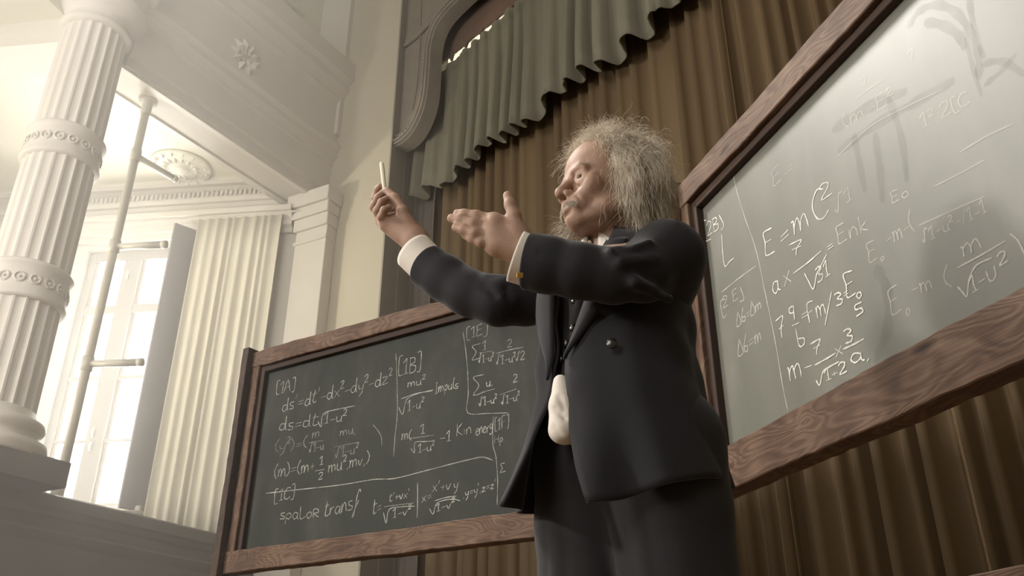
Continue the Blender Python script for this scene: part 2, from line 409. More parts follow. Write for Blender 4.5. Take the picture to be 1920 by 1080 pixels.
pleats(UPB, UPB.az(-20.6), UPB.az(-17.1), zz, 11.0, .12, .05, 7, 'gallery_curtain', M_WCURT, 3, label='pale pleated curtain above the canted gallery front', cat='curtain')
p0 = UPB.px(540, 0, .35); p1 = UPB.px(606, 57, .35); p0 = p1+(p0-p1)*3
mesh('curtain_rail', tube([p0, p1], .035, 12), M_PIPE, label='thin round rail ending in front of the pale green gallery wall', cat='rail')
# wall beside the stage, its shaded corner pier, the pilaster
sJ = STG.az(-9.55); sP = STG.az(-12.97); zTOP = 11.5
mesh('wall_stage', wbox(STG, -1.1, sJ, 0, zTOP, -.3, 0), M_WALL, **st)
mesh('corner_pier', wbox(STG, STG.az(-15.6), STG.sz(655, 100)[0], zt_b-1.0, zTOP, 0, .07), M_PLASTER, label='shallow plaster pier rising above the gallery front beside the plain stage wall', cat='pier')
f0, f1 = STG.az(-15.80, .16), STG.az(-13.68, .16)
pil = empty('pilaster', STG.pt((f0+f1)/2, 0, .1), 'white square pilaster with stepped capital carrying the end of the canted gallery front', 'pilaster')
mesh('shaft', wbev(STG, f0, f1, 0, ZS-.45, .002, .16, .006), M_TRIMW, pil)
for i, (z0, z1, g) in enumerate(((ZS-.62, ZS-.58, .02), (ZS-.45, ZS-.30, .03), (ZS-.30, ZS-.17, .06), (ZS-.17, ZS-.0, .10))):
    mesh('capital_step', wbev(STG, f0-g, f1+g*.5, z0, z1, .002, .16+g, .008), M_TRIMW, pil)
# jamb of the stage opening, running back from the plain wall
JB = Wall(STG.pt(sJ, 0)[:2], 24.0)
jz = 5.1+CAM_Z
jd = JB.d
Pj = STG.pt(sJ, 0)
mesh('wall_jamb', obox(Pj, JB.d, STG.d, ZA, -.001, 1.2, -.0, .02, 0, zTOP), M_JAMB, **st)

# ------------------------------------------------------------------ stage opening: spandrel, moulding, backdrop, valance, curtains
def velvet(name, col, col2, rough=.7, sheen=.5):
    m, N, L, P = nmat(name)
    tc = N.new('ShaderNodeTexCoord'); mp = N.new('ShaderNodeMapping'); mp.inputs['Scale'].default_value = (1, 1, .25); L.new(tc.outputs['Object'], mp.inputs[0])
    nz = N.new('ShaderNodeTexNoise'); nz.inputs['Scale'].default_value = 3; nz.inputs['Detail'].default_value = 5; L.new(mp.outputs[0], nz.inputs['Vector'])
    mx = N.new('ShaderNodeMix'); mx.data_type = 'RGBA'; mx.inputs[6].default_value = (*col, 1); mx.inputs[7].default_value = (*col2, 1)
    L.new(nz.outputs['Fac'], mx.inputs[0]); L.new(mx.outputs[2], P.inputs['Base Color'])
    P.inputs['Roughness'].default_value = rough; P.inputs['Sheen Weight'].default_value = sheen; P.inputs['Sheen Roughness'].default_value = .4
    P.inputs['Sheen Tint'].default_value = (*[min(1, c*3) for c in col2], 1); P.inputs['Specular IOR Level'].default_value = .3
    return m
M_GOLD = velvet('gold_brown_velvet', (.100, .067, .034), (.150, .101, .052))
M_OLIVE = velvet('olive_green_velvet', (.130, .120, .090), (.175, .162, .120))
M_GREYD = velvet('grey_brown_drape', (.10, .085, .075), (.13, .11, .095))

def JP(t): return Pj+jd*t
SPW = Wall(JP(.13)[:2], -40.0)
CUW = Wall(JP(.60)[:2], -40.0)
if SPW.d[0] < 0: SPW.d = -SPW.d
if CUW.d[0] < 0: CUW.d = -CUW.d
path_px = [(750,266),(765,257),(780,240),(793,211),(800,178),(803,139),(806,97),(815,61),(832,30),(859,0),(895,-32),(950,-70),(1030,-115),(1130,-160)]
cur = [SPW.sz(x, y) for x, y in path_px]
cur = catmull([np.array([a, b, 0]) for a, b in cur], 5)[:, :2]
# spandrel plate between the jamb and the curve
left_a = 0.0
pl = [(left_a, cur[0][1]-.02)]+[(a, b) for a, b in cur]+[(cur[-1][0], zTOP), (left_a, zTOP)]
n_ = len(pl)
V = [SPW.pt(a, z, 0) for a, z in pl]+[SPW.pt(a, z, -.12) for a, z in pl]
sp = empty('proscenium_arch', SPW.pt(0, cur[0][1], 0), 'carved grey brown plaster corner of the stage arch with beaded curved moulding', 'arch')
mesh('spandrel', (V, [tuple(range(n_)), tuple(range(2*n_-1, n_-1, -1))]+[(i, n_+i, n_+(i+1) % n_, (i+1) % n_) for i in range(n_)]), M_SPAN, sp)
def sweep2d(w, path, prof):
    """profile (across, outward) swept along an (s,z) path in plane w"""
    path = np.asarray(path); T = np.gradient(path, axis=0); T /= np.linalg.norm(T, axis=1)[:, None]; Nn = np.stack([T[:, 1], -T[:, 0]], 1)
    V = []; m = len(prof)
    for p, nn in zip(path, Nn):
        for c, o in prof: V.append(w.pt(p[0]+nn[0]*c, p[1]+nn[1]*c, o))
    Fc = [(i*m+k, i*m+(k+1) % m, (i+1)*m+(k+1) % m, (i+1)*m+k) for i in range(len(path)-1) for k in range(m)]
    Fc += [tuple(range(m-1, -1, -1)), tuple((len(path)-1)*m+k for k in range(m))]
    return np.array(V), Fc
MWd = .085
prof = [(-MWd*1.15,0),(-MWd*1.15,.035),(-MWd*.95,.045),(-MWd*.90,.02),(-MWd*.42,.02),(-MWd*.36,.055),(-MWd*.2,.06),(-MWd*.14,.045),(0,.075),(MWd*.25,.10),(MWd*.45,.095),(MWd*.5,.07),(MWd*.62,.07),(MWd*.68,.09),(MWd*.85,.08),(MWd*.9,.05),(MWd,.045),(MWd,-.12),(MWd*.8,-.12),(MWd*.8,0)]
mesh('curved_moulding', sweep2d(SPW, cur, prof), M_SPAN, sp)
# beads along the moulding
tot = np.concatenate([[0], np.cumsum(np.linalg.norm(np.diff(cur, axis=0), axis=1))])
src = None
for k in range(int(min(tot[-1], 3.4)/.05)):
    q = k*.05; a = np.interp(q, tot, cur[:, 0]); b = np.interp(q, tot, cur[:, 1])
    a2 = np.interp(q+.01, tot, cur[:, 0]); b2 = np.interp(q+.01, tot, cur[:, 1]); t_ = np.array([a2-a, b2-b]); t_ /= np.linalg.norm(t_)+1e-9
    a -= t_[1]*MWd*.66; b += t_[0]*MWd*.66
    Pc = SPW.pt(a, b, .045)
    if src is None:
        src = mesh('bead', lathe(Pc, [(.004,-.021),(.018,-.012),(.022,0),(.018,.012),(.004,.021)], 6), M_SPAN, sp, True); Pc0 = Pc
    else:
        c = src.copy(); link(c); c.location = tuple(Pc-Pc0)
# upper diagonal moulding and inner panel ribs
d2 = [SPW.sz(x, y) for x, y in ((762,84),(785,66),(808,42),(832,15),(850,-8),(880,-40))]
mesh('upper_moulding', sweep2d(SPW, catmull([np.array([a, b, 0]) for a, b in d2], 4)[:, :2], [(-.05,0),(-.045,.03),(-.02,.05),(0,.035),(.02,.05),(.05,.03),(.05,0)]), M_SPAN, sp, True)
d3 = [SPW.sz(x, y) for x, y in ((792,-30),(790,40),(788,100),(783,160),(775,205))]
mesh('panel_rib', sweep2d(SPW, catmull([np.array([a, b, 0]) for a, b in d3], 3)[:, :2], [(-.012,0),(-.01,.018),(.01,.018),(.012,0)]), M_SPAN, sp)
s9, z9 = SPW.sz(765, 262); 
for k in range(3):
    mesh('dentil', tuple(wbev(SPW, s9-.03+k*.055, s9+.0+k*.055, z9+.05+k*.018, z9+.085+k*.018, .0, .075, .004)), M_SPAN, sp)

# top edge of the opening: backdrop board, thin lit gap, valance
gl0 = np.array(CUW.sz(820, 143, .16)); gl1 = np.array(CUW.sz(977, 0, .16))
sl = (gl1[1]-gl0[1])/(gl1[0]-gl0[0])
def ztop(s): return gl0[1]+sl*(s-gl0[0])
sR = CUW.az(44)
gap = .15
bd = [(-.3, ztop(-.3)+.02), (gl0[0], ztop(gl0[0])+gap)]
nn = 40
for k in range(1, nn+1):
    s = gl0[0]+(gl1[0]-gl0[0])*1.02*k/nn; t = k/nn
    bd.append((s, ztop(s)+gap*(1-t)**.8*(1 if (k % 7) else .35)+.01*rnd.uniform(-.6, .6)))
bd += [(sR, ztop(sR)-.05), (sR, zTOP), (-.3, zTOP)]
n_ = len(bd)
bd = [(max(a, -.05), min(z, zTOP-.03)) for a, z in bd]
V = [CUW.pt(a, z, .17) for a, z in bd]+[CUW.pt(a, z, .14) for a, z in bd]
mesh('stage_header', (V, [tuple(range(n_)), tuple(range(2*n_-1, n_-1, -1))]+[(i, n_+i, n_+(i+1) % n_, (i+1) % n_) for i in range(n_)]), M_BORD,
     label='dark reddish header board above the olive valance and the thin lit gap', cat='stage header')
hz = [(828,348),(902,300),(1000,225),(1118,127),(1250,40)]
hs = [CUW.sz(x, y, .12) for x, y in hz]
ha = np.polyfit([a for a, b in hs], [b for a, b in hs], 1)
s0v = CUW.sz(812, 200)[0]
span = (sR-.1)-s0v
def hem(u, off): 
    s = s0v+span*u
    return np.polyval(ha, s)+off*.1+.05*math.sin(s*5.1)+.03*math.sin(s*13)
vr = np.random.default_rng(5)
def valance():
    k = 27; per = 14; nz = 8
    ed = np.concatenate([[0], np.cumsum(vr.uniform(.6, 1.4, k))]); ed /= ed[-1]; V = []; us = []; of = []
    for i in range(k):
        am = vr.uniform(.035, .075); sh = vr.uniform(.7, 1.6)
        for j in range(per):
            t = j/per; us.append(ed[i]+(ed[i+1]-ed[i])*t); of.append(am*math.tanh(2.4*math.cos(2*math.pi*(t+.04*sh)))/.98)
    us.append(1); of.append(of[0]); nu = len(us)
    for j in range(nz+1):
        t = j/nz
        for u, o in zip(us, of):
            s = s0v+span*u; zt1 = ztop(s)-.015+.01*math.sin(s*40); z0 = hem(u, o)
            V.append(CUW.pt(s+.03*math.sin(6*u+3*t)*t, zt1+(z0-zt1)*t, .17+o*(.35+.9*t)))
    Fc = [(j*nu+i, j*nu+i+1, (j+1)*nu+i+1, (j+1)*nu+i) for j in range(nz) for i in range(nu-1)]
    o = mesh('stage_valance', (V, Fc), M_OLIVE, smooth=True, label='olive green pleated valance with uneven hem hanging across the top of the stage', cat='valance')
    so = o.modifiers.new('thickness', 'SOLIDIFY'); so.thickness = .012; so.offset = -1
    return o
valance()
pleats(WIN, WIN.sz(380, 440)[0], WIN.sz(508, 640)[0], WIN.sz(300, 985)[1]-.15, WIN.sz(515, 415)[1], .13, .028, 9, 'window_curtain', M_WCURT, 21, sharp=.9, nz=8, label='white floor-length curtain with soft pleats between the window shutter and the pilaster', cat='curtain')
mesh('curtain_rail', tube([WIN.pt(.05, WIN.sz(515, 413)[1]+.02, .13), WIN.pt(1.3, WIN.sz(515, 413)[1]+.02, .13)], .014, 8), M_PIPE, label='thin white curtain rail above the white window curtain', cat='rail')
zc_top = ztop(0)-.25
sSeam = CUW.az(17.6)
pleats(CUW, CUW.az(-7.25), CUW.az(-5.6), .02, zc_top, .04, .03, 3, 'side_drape', M_GREYD, 11, sharp=1.2, label='narrow grey brown side drape between the arch jamb and the gold curtain', cat='curtain')
pleats(CUW, CUW.az(-5.9), sSeam, .02, zc_top, -.07, .09, 21, 'stage_curtain', M_GOLD, 12, sharp=.46, nz=8, fl=.2, group='gold brown stage curtains', label='left half of the gold brown pleated stage curtain behind the man', cat='curtain')
pleats(CUW, sSeam-.05, sR, .02, zc_top, -.02, .10, 15, 'stage_curtain', M_GOLD, 15, sharp=.8, nz=8, fl=.6, group='gold brown stage curtains', label='right half of the gold brown stage curtain behind the large tilted chalkboard', cat='curtain')
mesh('wall_backstage', wbox(CUW, -1.5, 5, 0, zTOP, -2.6, -2.5), plain('backstage_wall', (.7, .7, .55), .8), **st)
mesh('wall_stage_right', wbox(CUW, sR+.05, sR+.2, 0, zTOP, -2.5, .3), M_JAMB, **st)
# the rest of the hall shell, out of the picture
mesh('wall_left', obox(np.zeros(3), np.array([1.,0,0]), np.array([0,1.,0]), ZA, -9.2, -9, -7, 9.8, 0, zTOP), M_WALL, **st)
mesh('wall_front', obox(np.zeros(3), np.array([1.,0,0]), np.array([0,1.,0]), ZA, -9, 6, -7.2, -7, 0, zTOP), M_WALL, **st)
mesh('wall_right', obox(np.zeros(3), np.array([1.,0,0]), np.array([0,1.,0]), ZA, 6, 6.2, -7, 13.5, 0, zTOP), M_WALL, **st)
mesh('ceiling_hall', obox(np.zeros(3), np.array([1.,0,0]), np.array([0,1.,0]), ZA, -9.2, 6.2, -7.2, 13.5, zTOP, zTOP+.2), M_CEIL, **st)

# ------------------------------------------------------------------ column
cx, cy = -3.705, 6.0
zpar = 1.555+CAM_Z
PRW_ = Wall((-3.435, 6.506), 27.5)
colm = empty('fluted_column', (cx, cy, zpar), 'thick fluted plaster column with two carved rings standing on the dark parapet', 'column')
def fluted(z0, z1, r0, r1, n=20, per=6, nz=10):
    V = []; m = n*per
    for j in range(nz+1):
        t = j/nz; r = r0+(r1-r0)*t
        for k in range(m):
            ph = (k % per)/per; dep = .85 if False else 0
            rr = r-.015*max(0, math.sin(math.pi*((ph-.14)/.86)))**.7 if ph > .14 else r
            a = 2*math.pi*k/m; V.append((cx+rr*math.cos(a), cy+rr*math.sin(a), z0+(z1-z0)*t))
    Fc = [(j*m+k, j*m+(k+1) % m, (j+1)*m+(k+1) % m, (j+1)*m+k) for j in range(nz) for k in range(m)]
    return np.array(V), Fc
axis_z = lambda y: float(atY(0, y, 6.0)[2])
# height on the column for a picture row: the axis stands at 6 m
def zr(x, y): return float(ray(x, y)[2]/ray(x, y)[1]*6.0+CAM_Z)
zb0 = zr(10, 858); zr1 = zr(60, 548); zr2 = zr(120, 290); zcp = zr(165, 72)
mesh('shaft', fluted(zb0, zcp, .285, .262), M_PLASTER, colm)
for zc_, rr in ((zr1, .288), (zr2, .278)):
    rg = mesh('carved_ring', lathe((cx, cy, zc_), [(rr-.03,-.15),(rr+.015,-.15),(rr+.025,-.125),(rr+.01,-.10),(rr+.008,.09),(rr+.02,.11),(rr+.03,.13),(rr+.015,.15),(rr-.03,.15)], 48), M_PLASTER, colm, True)
    for k in range(18):
        a = 2*math.pi*(k+.5)/18; u = np.array([math.cos(a), math.sin(a), 0]); w_ = np.array([-math.sin(a), math.cos(a), 0])
        cc = np.array([cx, cy, zc_-.005])+u*(rr+.008)
        V = []; 
        R1 = .036
        ringf = tube([cc+(w_*math.cos(b)+ZA*math.sin(b))*R1+u*.004 for b in np.linspace(0, 2*math.pi*.999, 11)], .009, 4, False)
        dot = tube([cc, cc+u*.016], [.016, .006], 6)
        mesh('rosette', join(ringf, dot), M_PLASTER, rg)
zz_ = zr(165, 72)
mesh('impost_block', join(obox(np.array([cx, cy, 0]), PRW_.d, PRW_.n, ZA, -.30, .30, -.32, .32, zr(165, 72)+.5, ZS+1.0), obox(np.array([cx, cy, 0]), PRW_.d, PRW_.n, ZA, -.34, .34, -.34, .36, ZS+1.0, ZS+1.45), obox(np.array([cx, cy, 0]), PRW_.d, PRW_.n, ZA, -.46, .46, -.44, .46, ZS+1.45, zt_b+.02)), M_PLASTER, colm)
mesh('capital', lathe((cx, cy, zz_), [(.262,-.02),(.30,0),(.305,.03),(.28,.05),(.28,.12),(.31,.15),(.36,.20),(.39,.25),(.39,.28),(.33,.29),(.33,.42),(.37,.47),(.40,.55),(.40,.6),(.3,.62),(.3,.9)], 40), M_PLASTER, colm, True)
mesh('base', lathe((cx, cy, zpar), [(.40,.14),(.40,.16),(.415,.19),(.405,.235),(.36,.25),(.335,.265),(.33,.30),(.35,.315),(.372,.345),(.36,.385),(.33,.40),(.30,.415),(.285,.47)], 40), M_PLASTER, colm, True)
PRW = Wall((-3.435, 6.506), 27.5)
PLW = Wall((-3.72, 5.62), 97.0)
mesh('plinth', obox(np.array([cx, cy, zpar]), PRW.d, PRW.n, ZA, -.44, .44, -.43, .38, -.03, .15), M_PARA, colm)
# parapets
def parapet(w, a0, a1, name, lab):
    e = empty(name, w.pt(a0, 0, 0), lab, 'parapet')
    mesh('panel', wbox(w, a0, a1, 0, zpar-.12, -.16, -.03), M_PARA, e)
    mesh('cap_rail', extrude(w, [(-.20,zpar-.03),(-.20,zpar),(.03,zpar),(.05,zpar-.015),(.05,zpar-.10),(.02,zpar-.115),(.0,zpar-.15),(-.03,zpar-.16),(-.20,zpar-.16)], a0, a1), M_PARA, e)
    mesh('lower_moulding', extrude(w, [(-.03,zpar-.34),(-.03,zpar-.24),(.015,zpar-.25),(.03,zpar-.27),(.0,zpar-.31)], a0, a1), M_PARA, e)
    return e
pe = parapet(PRW, -.62, 3.2, 'gallery_parapet', 'dark brown moulded parapet running right from the column to behind the smaller chalkboard')
pe2 = parapet(PLW, -3.4, .0, 'gallery_parapet', 'dark brown parapet piece left of the column at the left edge of the picture')
cpt = PLW.pt(.0, 0, 0)
t0 = atY(40, 960, float(PRW.pt(-.62,0)[1])); 
mesh('corner_strip', tube([PRW.pt(-.62, 0, .03), PRW.pt(-.62, zpar-.34, .03)], .011, 8), plain('light_edge_strip', (.30, .25, .21), .5), pe)

# ------------------------------------------------------------------ white pole with side arms
pp = atZ(278, 190, 5.36)
pole = empty('gallery_pole', (pp[0], pp[1], zpar-1.2), 'white round pole with three short side arms in front of the tall window', 'pole')
mesh('pole_tube', tube([(pp[0], pp[1], .9), (pp[0], pp[1], ZS+.02)], .037, 14), M_PIPE, pole, True)
mesh('flange', lathe((pp[0], pp[1], ZS), [(.04,-.16),(.046,-.15),(.05,-.03),(.085,-.025),(.085,0)], 20), M_PIPE, pole, True)
def zpole(x, y): r = ray(x, y); return float(r[2]/r[1]*pp[1]+CAM_Z)
d28 = BAL.d; d90 = np.array([.995, -.10, 0])
for (x, y, dr, ex, ey) in ((262, 292, d28, 330, 335), (222, 463, d90, 312, 462), (176, 683, d90, 267, 682)):
    z = zpole(x, y); A = np.array([pp[0], pp[1], z])
    # length so that the end projects onto the measured end
    best = min(np.linspace(.1, 1.2, 111), key=lambda L_: abs((lambda P: 960+F*P[0]/(P[1]*math.cos(PITCH)+(P[2]-CAM_Z)*math.sin(PITCH)))(A+dr*L_)-ex))
    am = mesh('side_arm', tube([A, A+dr*best], .030, 12), M_PIPE, pole, True)
    mesh('clamp', tube([A-ZA*.06, A+ZA*.06], .047, 12), M_PIPE, am, True)
    mesh('end_cap', tube([A+dr*(best-.04), A+dr*(best+.005)], .034, 12), M_PIPE, am, True)
mesh('pole_foot', tube([(pp[0], pp[1], zpole(115, 905)-.3), (pp[0], pp[1], zpole(118, 905))], .05, 12), M_PIPE, pole, True)

# ------------------------------------------------------------------ chalkboards
def board_mat(name, col, rough, streak, hazec=(.30, .29, .25), amount=.35):
    m, N, L, P = nmat(name)
    tc = N.new('ShaderNodeTexCoord'); uv = N.new('ShaderNodeUVMap'); uv.uv_map = 'UV'
    mp = N.new('ShaderNodeMapping'); mp.inputs['Scale'].default_value = (2.2, 1.0, 1); mp.inputs['Rotation'].default_value = (0, 0, .25); L.new(uv.outputs[0], mp.inputs[0])
    n1 = N.new('ShaderNodeTexNoise'); n1.inputs['Scale'].default_value = 2.0; n1.inputs['Detail'].default_value = 6; n1.inputs['Distortion'].default_value = .8; L.new(mp.outputs[0], n1.inputs['Vector'])
    n2 = N.new('ShaderNodeTexNoise'); n2.inputs['Scale'].default_value = 9; n2.inputs['Detail'].default_value = 5; L.new(mp.outputs[0], n2.inputs['Vector'])
    r1 = N.new('ShaderNodeMapRange'); r1.inputs['From Min'].default_value = .42; r1.inputs['From Max'].default_value = .72; L.new(n1.outputs['Fac'], r1.inputs['Value'])
    mu = N.new('ShaderNodeMath'); mu.operation = 'MULTIPLY'; L.new(r1.outputs[0], mu.inputs[0]); L.new(n2.outputs['Fac'], mu.inputs[1])
    m2 = N.new('ShaderNodeMath'); m2.operation = 'MULTIPLY'; m2.inputs[1].default_value = amount; L.new(mu.outputs[0], m2.inputs[0])
    mx = N.new('ShaderNodeMix'); mx.data_type = 'RGBA'; mx.inputs[6].default_value = (*col, 1); mx.inputs[7].default_value = (*hazec, 1)
    L.new(m2.outputs[0], mx.inputs[0]); L.new(mx.outputs[2], P.inputs['Base Color'])
    rr = N.new('ShaderNodeMapRange'); rr.inputs['To Min'].default_value = rough; rr.inputs['To Max'].default_value = rough+.12; L.new(n1.outputs['Fac'], rr.inputs['Value']); L.new(rr.outputs[0], P.inputs['Roughness'])
    P.inputs['Specular IOR Level'].default_value = streak
    return m
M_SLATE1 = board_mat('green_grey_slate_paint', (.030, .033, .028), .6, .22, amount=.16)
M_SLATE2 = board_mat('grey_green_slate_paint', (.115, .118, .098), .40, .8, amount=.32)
def chalk_mat(name, alpha, col=(.86, .85, .78)):
    m, N, L, P = nmat(name); P.inputs['Base Color'].default_value = (*col, 1); P.inputs['Roughness'].default_value = .9
    tc = N.new('ShaderNodeTexCoord'); nz = N.new('ShaderNodeTexNoise'); nz.inputs['Scale'].default_value = 420; nz.inputs['Detail'].default_value = 2; L.new(tc.outputs['Object'], nz.inputs['Vector'])
    n2 = N.new('ShaderNodeTexNoise'); n2.inputs['Scale'].default_value = 16; L.new(tc.outputs['Object'], n2.inputs['Vector'])
    ad = N.new('ShaderNodeMath'); ad.operation = 'ADD'; L.new(nz.outputs['Fac'], ad.inputs[0]); L.new(n2.outputs['Fac'], ad.inputs[1])
    mr = N.new('ShaderNodeMapRange'); mr.inputs['From Min'].default_value = .65; mr.inputs['From Max'].default_value = 1.25; mr.inputs['To Min'].default_value = alpha*.35; mr.inputs['To Max'].default_value = min(1, alpha*1.4)
    L.new(ad.outputs[0], mr.inputs['Value']); L.new(mr.outputs[0], P.inputs['Alpha']); return m
M_CHALK = chalk_mat('white_chalk_dust', .85); M_CHALKB = chalk_mat('thin_chalk_dust', .40)
M_CHALK2 = chalk_mat('half_rubbed_chalk_dust', .32)
M_CHALK3 = chalk_mat('nearly_rubbed_out_chalk', .20)
M_CHALK4 = chalk_mat('faint_dark_rub_mark', .09, (.10, .10, .08))

def plank(name, O, ax, ay, az_, L_, W_, T_, mat, parent, seed=0, rough=.0016, c=.003):
    """plank from O along ax (length), ay (width), az_ (thickness), hand-cut slightly uneven edges, UV in metres"""
    r = np.random.default_rng(seed); n = max(6, int(L_/.035)); V = []; UV = []
    prof = [(0,c),(c,0),(W_-c,0),(W_,c),(W_,T_-c),(W_-c,T_),(c,T_),(0,T_-c)]
    per = [0]; 
    for a, b in zip(prof, prof[1:]+prof[:1]): per.append(per[-1]+math.hypot(b[0]-a[0], b[1]-a[1]))
    m = len(prof)
    jit = np.cumsum(r.normal(0, rough*.6, (n+1, 2)), 0); jit -= np.linspace(0, 1, n+1)[:, None]*jit[-1]
    jit += r.normal(0, rough*.5, (n+1, 2))
    for i in range(n+1):
        x = L_*i/n
        for k, (w_, t_) in enumerate(prof):
            e = jit[i, 0] if w_ < W_/2 else jit[i, 1]
            V.append(O+ax*x+ay*(w_+e)+az_*t_)
    Fc = []; FUV = []
    for i in range(n):
        for k in range(m):
            q = (i*m+k, (i+1)*m+k, (i+1)*m+(k+1) % m, i*m+(k+1) % m); Fc.append(q)
            FUV += [(L_*i/n, per[k]), (L_*(i+1)/n, per[k]), (L_*(i+1)/n, per[k+1]), (L_*i/n, per[k+1])]
    Fc.append(tuple(range(m))); FUV += [(w_*.3, t_) for w_, t_ in prof]
    Fc.append(tuple(n*m+k for k in range(m-1, -1, -1))); FUV += [(prof[k][0]*.3, prof[k][1]) for k in range(m-1, -1, -1)]
    if np.cross(ax, ay).dot(az_) > 0:                    # keep normals outward
        Fc2 = []; FU2 = []; i0 = 0
        for q in Fc:
            l = len(q); Fc2.append(tuple(reversed(q))); FU2 += list(reversed(FUV[i0:i0+l])); i0 += l
        Fc, FUV = Fc2, FU2
    return mesh(name, (V, Fc), mat, parent, uv=np.array(FUV))

def chalkboard(w, s0, s1, z0, z1, FW_T, FW_B, FW_S, T, lab, posts, seed, smat, lower):
    """w: plane of the board's face; s0..s1,z0..z1: the written panel; frame planks stand proud by T"""
    R_ = empty('chalkboard', w.pt((s0+s1)/2, 0, 0), lab, 'chalkboard')
    V, Fc = wbox(w, s0-.03, s1+.03, z0-.03, z1+.03, -.02, 0)
    uvv = [((v-w.P).dot(w.d), v[2]) for v in V]
    mesh('writing_panel', (V, Fc), smat, R_, uv=np.array(uvv))
    d, n = w.d, w.n
    e = .03
    # dark rebate strips just inside the frame
    mesh('rebate', wbev(w, s0, s1, z1-.0, z1+e, 0, T*.55, .002), M_WOODD, R_)
    mesh('rebate', wbev(w, s0-e, s0, z0-e, z1+e, 0, T*.55, .002), M_WOODD, R_); mesh('rebate', wbev(w, s1, s1+e, z0-e, z1+e, 0, T*.55, .002), M_WOODD, R_)
    A0, A1 = s0-e-FW_S, s1+e+FW_S
    plank('top_rail', w.pt(A0, z1+e, -.03), d, ZA, n, A1-A0, FW_T, T+.03, M_WOOD, R_, seed)
    plank('bottom_rail', w.pt(A0, z0-e-FW_B, -.03), d, ZA, n, A1-A0, FW_B+e-.012, T+.03, M_WOOD, R_, seed+1)
    plank('stile', w.pt(s0-e, z0-e, -.03), ZA, -d, n, z1-z0+2*e, FW_S, T+.026, M_WOOD, R_, seed+2)
    plank('stile', w.pt(s1+e+FW_S, z0-e, -.03), ZA, -d, n, z1-z0+2*e, FW_S, T+.026, M_WOOD, R_, seed+3)
    g, pw, pd = posts
    for a in (A0-g-pw, A1+g):
        plank('post', w.pt(a+pw, 0, T+.035-pd), ZA, -d, n, z1+e+FW_T+.02, pw, pd, M_WOOD if lower[2] else M_WOODD, R_, seed+4, c=.002)
        plank('foot', w.pt(a+pw, 0.0, -.35), n, -d, ZA, .7, pw, .06, M_WOOD, R_, seed+6)
    for a in (A0-g*1.0, A1): mesh('pivot_bolt', tube([w.pt(a, (z0+z1)/2, -.03), w.pt(a+g, (z0+z1)/2, -.03)], .012, 8), M_WOODD, R_)
    plank('stretcher', w.pt(A0-g, lower[0], -.05), d, ZA, n, A1-A0+2*g, lower[1], .04, M_WOOD, R_, seed+7)
    return R_
# smaller board behind the man
B1 = Wall(atY(458, 1034, 4.3)[:2], 122.0)
q0 = B1.sz(503, 860); 
b1s0 = B1.sz(490, 800)[0]; b1z1 = B1.sz(511, 697)[1]; b1z0 = B1.sz(600, 1010)[1]
b1s1 = b1s0+1.80
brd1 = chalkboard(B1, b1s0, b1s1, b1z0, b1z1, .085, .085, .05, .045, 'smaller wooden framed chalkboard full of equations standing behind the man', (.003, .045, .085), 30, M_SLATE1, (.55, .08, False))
# large board at the right
B2 = Wall(atY(1382, 827, 2.5)[:2], 162.5)
b2s0 = B2.sz(1345, 600)[0]-.012; b2z1 = B2.sz(1310, 398)[1]; b2z0 = B2.sz(1395, 827)[1]
b2s1 = b2s0+2.25
brd2 = chalkboard(B2, b2s0, b2s1, b2z0, b2z1, .095, .105, .045, .045, 'large wooden framed chalkboard with bright glare rising out of the right of the picture', (.003, .026, .075), 50, M_SLATE2, (B2.sz(1808, 1080, -.01)[1]-.075, .07, True))

